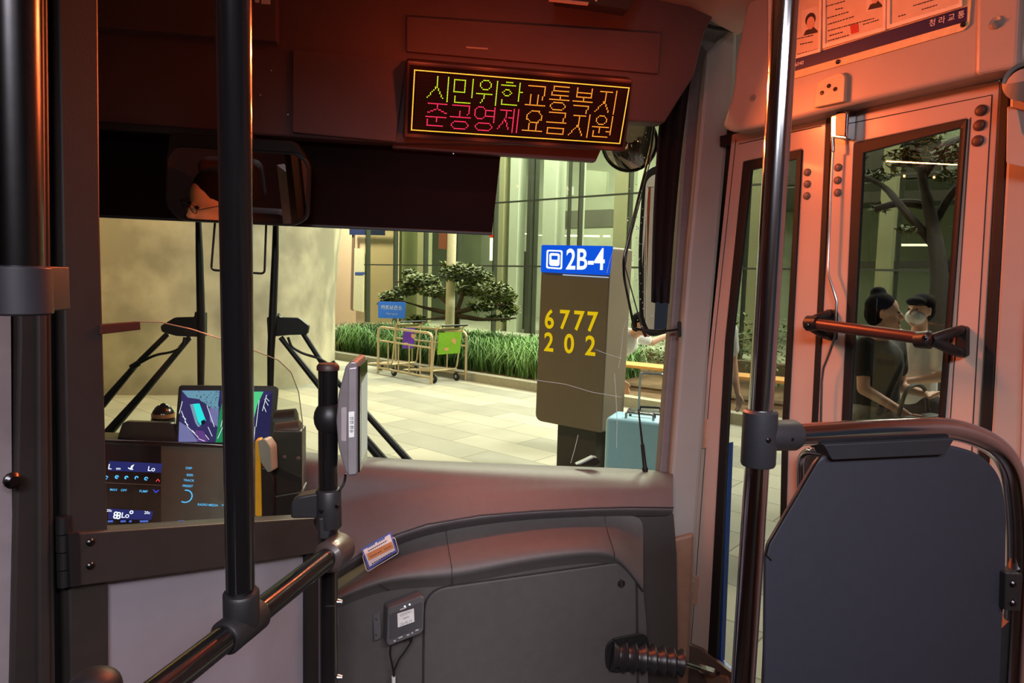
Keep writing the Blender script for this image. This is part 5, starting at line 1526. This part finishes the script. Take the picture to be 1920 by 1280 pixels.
def cart(o, label, adm, adl, aw=.24):
    t = thing('luggage_cart', label, 'luggage cart', o, None)
    up = V((0, 0, 1)); f = cdir; s = cside
    P = lambda a, b, c: o + f * a + s * b + up * c
    for sd in (-1, 1):
        tube('side_tube', fillet([P(-.55, .22 * sd, .12), P(.30, .26 * sd, .20), P(.42, .27 * sd, .92), P(.55, .27 * sd, .96)], 0.08), 0.014, cart_steel, t, seg=10)
    tube('handle', [P(.55, -.27, .96), P(.55, .27, .96)], 0.016, black, t, seg=10)
    tube('cross_tube', [P(.30, -.26, .20), P(.30, .26, .20)], 0.012, cart_steel, t, seg=8)
    tube('cross_tube', [P(-.55, -.22, .12), P(-.55, .22, .12)], 0.012, cart_steel, t, seg=8)
    for k in range(4):
        b = -.15 + .1 * k
        tube('deck_bar', [P(-.52, b, .13), P(.30, b, .205)], 0.008, cart_steel, t, seg=8)
    for a, b in ((.33, -.24), (.33, .24), (-.45, 0)):
        w = obj('wheel', a_turn(B(), P(a, b - .018, .075), P(a, b + .018, .075), [(0, .05), (.15, .074), (.85, .074), (1, .05)], 18), rubber, t, smooth=True)
        obj('hub', a_turn(B(), P(a, b - .022, .075), P(a, b + .022, .075), [(0, .028), (1, .028)], 12), steel, w, smooth=True)
    pn = prism('advert_panel', [P(.40, -aw, .48), P(.40, aw, .48), P(.425, aw, .84), P(.425, -aw, .84)], f * 0.012, adm, t, label=adl)
    bm = B()
    a_face(bm, [P(.413, .02, .60), P(.413, .12, .58), P(.428, .13, .72), P(.428, .05, .74)])
    a_face(bm, [P(.413, -.10, .54), P(.413, -.02, .54), P(.416, -.02, .60), P(.416, -.10, .60)])
    for v in bm.verts: v.co += f * 0.004
    obj('advert_picture', bm, mat('advert_warm', (214, 150, 110), 0.5), pn)
    prism('basket_lip', [P(.34, -.25, .86), P(.34, .25, .86), P(.44, .25, .90), P(.44, -.25, .90)], up * 0.012, cart_steel, t)
    return t
gm = gpt(826, 714)
cart(gm - cdir * 0.2, 'luggage cart with a green advert panel at the open end of the stand', mat('advert_green', (120, 168, 40), 0.5), 'green advert panel')
cart(gpt(752, 701) - cdir * 0.2, 'luggage cart with a purple advert panel deeper in the stand', mat('advert_purple', (96, 50, 150), 0.5), 'purple advert panel', .12)
cs0 = gpt(735, 672)
cs = thing('cart_sign', 'blue cart return sign with white Korean lettering above the cart stand', 'sign', cs0)
CSP = Plane(cs0, kn * 0.5 + V((0, 0.6, 0)))
pn = prism('panel', [CSP.at(x, y, 0.03) for x, y in rpx([(709, 565), (760, 566), (759, 597), (709, 596)], 3)], -CSP.n * 0.02, mat('sign_blue_glow', (44, 110, 216), 0.4, em=(44, 110, 216), est=0.25), cs, bevel=0.004)  # blue paint with a faint glow of its own added
crt = V((-CSP.n.y, CSP.n.x, 0)).normalized()
if crt.x < 0: crt = -crt
text('lettering', '카트보관소', CSP.at(734, 577, 0.033), crt, V((0, 0, 1)), 0.105, white_m, pn, depth=0.001, bold=0.015)
text('lettering', 'Cart point', CSP.at(735, 588, 0.033), crt, V((0, 0, 1)), 0.06, white_m, pn, depth=0.001)
tube('post', [cs0, CSP.at(735, 598, 0.01)], 0.016, cart_steel, cs, seg=10)

# wooden bench at the kerb
bn = thing('wooden_bench', 'long bench with an orange wooden seat in front of the hedge', 'bench', KP(9.0, 1.2, 0.1))
bs0, bs1 = V((3.0, 10.5, 0)), V((6.6, 6.95, 0))
bd = (bs1 - bs0).normalized(); bw = V((-bd.y, bd.x, 0))
wood = mat('bench_wood', (206, 150, 78), 0.5, var=0.15, scale=8)
for k in range(4):
    o_ = bw * (k * 0.11)
    prism('seat_slat', [bs0 + o_ + V((0, 0, .42)), bs1 + o_ + V((0, 0, .42)), bs1 + o_ + bw * .1 + V((0, 0, .42)), bs0 + o_ + bw * .1 + V((0, 0, .42))], V((0, 0, 0.045)), wood, bn, bevel=0.004)
for t in (0.04, 0.35, 0.65, 0.96):
    p = bs0.lerp(bs1, t)
    prism('leg', [p + bw * .02 + V((0, 0, .09)), p + bw * .40 + V((0, 0, .09)), p + bw * .40 + V((0, 0, .42)), p + bw * .02 + V((0, 0, .42))], bd * 0.06, mat('bench_leg', (70, 62, 54), 0.6), bn)

# ================================================================== PEOPLE
skin = mat('skin', (214, 164, 136), 0.55, var=0.05)
hair_m = mat('hair_black', (24, 19, 18), 0.9, var=0.2, scale=60, spec=0.1)
def limb(bm, p0, p1, r0, r1, seg=12):
    p0, p1 = V(p0), V(p1)
    a_tube(bm, [p0, p1], [r0, r1], seg)
    a_ball(bm, p0, r0, u=seg, v=8)
    a_ball(bm, p1, r1, u=seg, v=8)
def body_obj(name, bm, m, parent, vox, sm=4):
    o = obj(name, bm, m, parent, smooth=True, angle=180)
    r = o.modifiers.new('r', 'REMESH'); r.mode = 'VOXEL'; r.voxel_size = vox; r.use_smooth_shade = True
    s = o.modifiers.new('s', 'SMOOTH'); s.iterations = sm; s.factor = 0.5
    return o
def hand(bm, w, d, out, k, curl=0.5):
    """palm and five fingers from wrist w along d; out = thumb side"""
    d = V(d).normalized(); out = (V(out) - d * V(out).dot(d)).normalized(); n = d.cross(out)
    for q in (-.028, -.01, .01, .028):
        limb(bm, w + d * .01 * k, w + (d * .085 + out * q) * k, .016 * k, .013 * k, 8)
    for q, l in ((-.032, .058), (-.011, .072), (.011, .078), (.032, .068)):
        a = w + (d * .085 + out * q) * k
        b = a + (d * l * .55 + n * l * .18 * curl) * k
        c = b + (d * l * .40 + n * l * .45 * curl) * k
        limb(bm, a, b, .0105 * k, .0095 * k, 8); limb(bm, b, c, .0095 * k, .0085 * k, 8)
    a = w + (d * .03 + out * .032) * k
    b = a + (d * .035 + out * .026) * k
    limb(bm, a, b, .013 * k, .0105 * k, 8); limb(bm, b, b + (d * .03 + out * .006) * k, .0105 * k, .009 * k, 8)
def person(label, base, yaw, J, k=1.0, top=None, legs=None, shoes=None, sleeve=0.5, hairstyle='short', mask=False, glasses=False, look=0.0, skirt=False, skin_m=skin, vox=0.011, group=None):
    """J: joints for a 1.70 m figure, facing local -y; k scales"""
    base = V(base)
    R = Matrix.Rotation(yaw, 3, 'Z')
    W = lambda p: base + R @ (V(p) * k)
    P = {n: W(p) for n, p in J.items()}
    t = thing('person', label, 'person', base, group)
    hf = R @ Matrix.Rotation(look, 3, 'Z')           # head frame
    H = lambda x, y, z: P['head'] + hf @ (V((x, y, z)) * k)
    bm = B()
    limb(bm, P['pelvis'], P['waist'], .135 * k, .125 * k); limb(bm, P['waist'], P['chest'], .125 * k, .135 * k)
    for s in 'LR':
        limb(bm, P['chest'], P['sh' + s], .11 * k, .055 * k)
        limb(bm, P['sh' + s], P['el' + s], .048 * k, .038 * k); limb(bm, P['el' + s], P['wr' + s], .038 * k, .025 * k)
        if 'fg' + s in P:
            dirn = P['fg' + s] - P['wr' + s]
        else:
            dirn = P['wr' + s] - P['el' + s]
        hand(bm, P['wr' + s], dirn, R @ V((0, -1, .2)), k, .8)
        limb(bm, P['pelvis'], P['hip' + s], .12 * k, .095 * k)
        limb(bm, P['hip' + s], P['kn' + s], .082 * k, .056 * k); limb(bm, P['kn' + s], P['an' + s], .054 * k, .036 * k)
        f = P['an' + s] + R @ (V((0, -.13, -.04)) * k)
        limb(bm, P['an' + s] + V((0, 0, -.03 * k)), f, .038 * k, .03 * k)
    limb(bm, P['chest'], P['neck'], .08 * k, .055 * k); limb(bm, P['neck'], H(0, .01, -.04), .053 * k, .053 * k)
    a_ball(bm, H(0, .012, .025), V((.074, .09, .092)) * k, hf)
    a_ball(bm, H(0, -.022, -.045), V((.058, .066, .066)) * k, hf)
    limb(bm, H(0, -.075, -.085), H(0, -.06, -.09), .022 * k, .03 * k)
    limb(bm, H(0, -.084, .008), H(0, -.100, -.026), .010 * k, .014 * k)
    for s in (-1, 1):
        limb(bm, H(.073 * s, .012, .012), H(.073 * s, .016, -.025), .014 * k, .010 * k)
    body_obj('body', bm, skin_m, t, vox, 3)
    for s in (-1, 1):
        e = B(); a_ball(e, H(.030 * s, -.078, .010), V((.0125, .008, .007)) * k, hf, 10, 6); obj('eye', e, mat('eye_dark', (30, 24, 22), 0.2), t, smooth=True)
    if not mask:
        e = B(); limb(e, H(-.02, -.084, -.058), H(.02, -.084, -.058), .006 * k, .006 * k, 8); obj('mouth', e, mat('lips', (170, 96, 86), 0.5), t, smooth=True)
    else:
        e = B(); a_ball(e, H(0, -.040, -.048), V((.068, .072, .058)) * k, hf); body_obj('face_mask', e, white_m, t, .008 * k, 2)
    e = B()
    a_ball(e, H(0, .030, .050), V((.084, .094, .082)) * k, hf)
    a_ball(e, H(0, .050, .0), V((.080, .074, .090)) * k, hf)
    if hairstyle == 'fringe':
        a_ball(e, H(0, -.045, .066), V((.074, .05, .036)) * k, hf)
    if hairstyle == 'bun':
        a_ball(e, H(.03, .05, .13), V((.05, .05, .04)) * k, hf)
    if hairstyle == 'cap':
        a_ball(e, H(0, -.09, .055), V((.07, .07, .012)) * k, hf)
    body_obj('hair', e, hair_m, t, .011 * k, 2)
    if glasses:
        e = B()
        for s in (-1, 1):
            c0 = H(.034 * s, -.094, .010)
            a_tube(e, [c0 + hf @ (V((math.cos(q * math.pi / 8) * .024, 0, math.sin(q * math.pi / 8) * .017)) * k) for q in range(16)], .0016 * k, 6, True)
            a_tube(e, [H(.058 * s, -.092, .012), H(.080 * s, .01, .014)], .0016 * k, 6)
        a_tube(e, [H(-.010, -.096, .012), H(.010, -.096, .012)], .0016 * k, 6)
        obj('glasses', e, black_gloss, t, smooth=True)
    if top:
        e = B()
        limb(e, P['pelvis'] + V((0, 0, .02 * k)), P['waist'], .152 * k, .142 * k); limb(e, P['waist'], P['chest'], .142 * k, .150 * k)
        for s in 'LR':
            limb(e, P['chest'], P['sh' + s], .122 * k, .070 * k)
            limb(e, P['sh' + s], P['sh' + s].lerp(P['el' + s], min(1, sleeve * 1.25)), .068 * k, .062 * k)
            if sleeve > .8:
                limb(e, P['el' + s], P['el' + s].lerp(P['wr' + s], .9), .054 * k, .04 * k)
        limb(e, P['chest'], P['chest'].lerp(P['neck'], .55), .1 * k, .07 * k)
        body_obj('shirt', e, top, t, .013 * k, 4)
    if legs:
        e = B()
        for s in 'LR':
            limb(e, P['pelvis'] - V((0, 0, .02 * k)), P['hip' + s], .137 * k, .112 * k)
            limb(e, P['hip' + s], P['kn' + s], .108 * k, .084 * k)
            if not skirt:
                limb(e, P['kn' + s], P['an' + s].lerp(P['kn' + s], .08), .082 * k, .066 * k)
        if skirt:
            limb(e, P['pelvis'], (P['knL'] + P['knR']) / 2, .16 * k, .2 * k)
        body_obj('skirt' if skirt else 'trousers', e, legs, t, .014 * k, 4)
    if shoes:
        for s in 'LR':
            e = B()
            f = P['an' + s] + R @ (V((0, -.14, -.045)) * k)
            limb(e, P['an' + s] + R @ (V((0, .02, -.04)) * k), f, .046 * k, .038 * k)
            body_obj('shoe', e, shoes, t, .011 * k, 2)
    return t
STAND = dict(pelvis=(0, 0, .95), waist=(0, .01, 1.10), chest=(0, 0, 1.28), neck=(0, .0, 1.45), head=(0, -.02, 1.59),
             shL=(.165, 0, 1.38), elL=(.21, .02, 1.12), wrL=(.20, -.08, .90), shR=(-.165, 0, 1.38), elR=(-.21, .02, 1.12), wrR=(-.20, -.08, .90),
             hipL=(.085, 0, .90), hipR=(-.085, 0, .90), knL=(.095, -.02, .49), knR=(-.095, -.02, .49), anL=(.10, .02, .085), anR=(-.10, .02, .085))
white_shirt = mat('shirt_white', (226, 224, 222), 0.8, var=0.04, bump=0.1, bscale=200)
black_shirt = mat('shirt_black', (34, 30, 30), 0.8, var=0.1)
dark_cloth = mat('cloth_dark', (40, 36, 40), 0.8, var=0.1)
denim = mat('denim', (52, 70, 112), 0.8, var=0.12, scale=60)
tan_shoe = mat('shoe_tan', (170, 150, 130), 0.6)
grey_check = mat('skirt_grey', (120, 118, 110), 0.8, var=0.15, scale=20)
def ground(px, y_, dist):
    p = PD(px, y_, dist); return V((p.x, p.y, 0.0))
def facing(base, dx):
    """yaw so that local -y points along the world direction dx"""
    return math.atan2(dx[0], -dx[1])
# two people waiting beyond the rear door leaf
b_ = ground(1722, 640, 5.1)
J = dict(STAND); J.update(wrL=(.06, -.26, 1.08), elL=(.21, -.04, 1.12), wrR=(-.05, -.24, 1.05), elR=(-.21, -.05, 1.12))
person('person in a white T-shirt and face mask standing beyond the rear door glass', b_, facing(b_, (-0.92, -0.35)), J, 1.0, white_shirt, dark_cloth, tan_shoe, .55, 'fringe', mask=True, look=-0.1)
b_ = ground(1650, 640, 4.4)
J = dict(STAND); J.update(wrL=(.10, -.25, 1.10), elL=(.22, -.03, 1.10), wrR=(-.06, -.24, .98), elR=(-.22, -.05, 1.12))
pb_w = person('person in a black top holding a bag beyond the rear door glass', b_, facing(b_, (0.35, -0.9)), J, 1.0, black_shirt, grey_check, tan_shoe, .45, 'bun', look=0.5, skirt=True)
bg = thing('shoulder_bag', 'black shoulder bag held in front by the person in the black top', 'bag', b_ + V((0, 0, .72)))
fdir = V((0.35, -0.9, 0)).normalized(); fs = V((-fdir.y, fdir.x, 0))
bc_ = b_ + fdir * .25 + V((0, 0, .86))
bm = B(); a_prism(bm, [bc_ + fs * x + V((0, 0, z)) for x, z in ((-.19, -.14), (.19, -.14), (.17, .12), (-.17, .12))], fdir * .1)
obj('pouch', bm, mat('bag_black', (26, 24, 26), 0.5), bg, bevel=0.02, seg=3)
tube('strap', fillet([bc_ + fs * -.16 + V((0, 0, .12)), bc_ + fs * -.1 + V((0, 0, .3)), bc_ + fs * .1 + V((0, 0, .3)), bc_ + fs * .16 + V((0, 0, .12))], 0.1), 0.012, mat('bag_black', (26, 24, 26), 0.5), bg, seg=8)
# person by the front door leaf
b_ = ground(1336, 640, 5.6)
J = dict(STAND); J.update(wrL=(.24, -.05, .86), elL=(.23, .02, 1.12))
person('person in a white T-shirt and blue jeans beside the front door leaf', b_, facing(b_, (0.2, -1.0)), J, 0.99, white_shirt, denim, white_m, .5, 'short')
# person leaning past the bus stop pillar
b_ = ground(1128, 640, 6.95)
J = dict(STAND); J.update(waist=(0, -.10, 1.06), chest=(0, -.26, 1.18), neck=(.0, -.38, 1.27), head=(0, -.47, 1.36), shL=(.16, -.28, 1.24), shR=(-.16, -.28, 1.24),
     elL=(.38, -.38, 1.16), wrL=(.60, -.50, 1.25), elR=(-.18, -.20, 1.0), wrR=(-.10, -.30, .80), hipL=(.085, .03, .90), hipR=(-.085, .03, .90))
person('person in a loose white shirt reaching out an arm beside the bus stop pillar', b_, facing(b_, (0.55, -0.6)), J, 0.98, white_shirt, white_shirt, white_m, .55, 'short')

# suitcases next to the stop pillar
def suitcase(o, f, w, d, h, m, label, hm, tilt=0):
    t = thing('suitcase', label, 'suitcase', o)
    f = V(f).normalized(); s = V((-f.y, f.x, 0)); up = V((0, 0, 1))
    P = lambda a, b, c: o + s * a + f * b + up * c
    bm = B(); a_prism(bm, [P(-w / 2, -d / 2, .05), P(w / 2, -d / 2, .05), P(w / 2, -d / 2, h), P(-w / 2, -d / 2, h)], f * d)
    obj('shell', bm, m, t, bevel=0.035, seg=4)
    bm = B()
    for a in (-.3, -.1, .1, .3):
        a_prism(bm, [P(a * w - .008, -d / 2 - .004, .10), P(a * w + .008, -d / 2 - .004, .10), P(a * w + .008, -d / 2 - .004, h - .06), P(a * w - .008, -d / 2 - .004, h - .06)], f * .006)
    obj('shell_ribs', bm, m, t)
    for a in (-.42, .42):
        for b in (-.35, .35):
            obj('wheel', a_turn(B(), P(a * w, b * d - .014, .027), P(a * w, b * d + .014, .027), [(0, .02), (.2, .027), (.8, .027), (1, .02)], 12), rubber, t, smooth=True)
    tube('handle', fillet([P(-.1, d * .3, h), P(-.1, d * .3, h + hm), P(.1, d * .3, h + hm), P(.1, d * .3, h)], 0.03), 0.010, steel, t, seg=8)
    tube('carry_grip', fillet([P(-.09, 0, h), P(-.09, 0, h + .03), P(.09, 0, h + .03), P(.09, 0, h)], 0.02), 0.010, black, t, seg=8)
    return t
cyan = mat('case_cyan', (172, 222, 250), 0.4, var=0.03)
suitcase(ground(1208, 700, 5.0), (-0.5, -0.8, 0), .48, .30, .76, cyan, 'large light blue suitcase standing right of the bus stop pillar', .04)
suitcase(ground(1222, 700, 6.0), (-0.3, -0.9, 0), .40, .26, .62, mat('case_black', (40, 38, 40), 0.4), 'black suitcase with raised handle behind the stop pillar foot', .34)

# driver, seen only in the interior mirror
se = thing('driver_chair', 'dark driver chair with headrest behind the cab partition', 'seat', (DH.x, DH.y + .02, FZ))
seat_m = mat('seat_fabric', (52, 34, 36), 0.8, var=0.1)
bm = B(); a_box(bm, (DH.x, DH.y + .10, 0.74), (.48, .46, .12)); obj('cushion', bm, seat_m, se, bevel=0.04, seg=4)
bm = B(); a_box(bm, (DH.x, DH.y - .26, 1.12), (.46, .12, .70)); obj('backrest', bm, seat_m, se, bevel=0.05, seg=4)
bm = B(); a_box(bm, (DH.x, DH.y - .26, 1.60), (.26, .10, .18)); obj('headrest', bm, seat_m, se, bevel=0.04, seg=4)
bm = B(); a_box(bm, (DH.x, DH.y + .05, 0.46), (.34, .36, .44)); obj('pedestal', bm, black, se, bevel=0.02)
J = dict(pelvis=(0, .08, .62), waist=(0, .10, .78), chest=(0, .09, 1.00), neck=(0, .06, 1.17), head=(0, .02, 1.315),
         shL=(.17, .08, 1.09), elL=(.24, -.02, .86), wrL=(.16, -.22, .92), shR=(-.17, .08, 1.09), elR=(-.24, -.02, .86), wrR=(-.16, -.22, .92),
         hipL=(.09, .04, .62), hipR=(-.09, .04, .62), knL=(.12, -.36, .60), knR=(-.12, -.36, .60), anL=(.12, -.42, .16), anR=(-.12, -.42, .16))
person('driver with glasses sitting in the cab, seen in the interior mirror', (DH.x, DH.y, FZ), math.pi, J, 1.02, white_shirt, dark_cloth, black, .55, 'short', glasses=True, look=0.7)
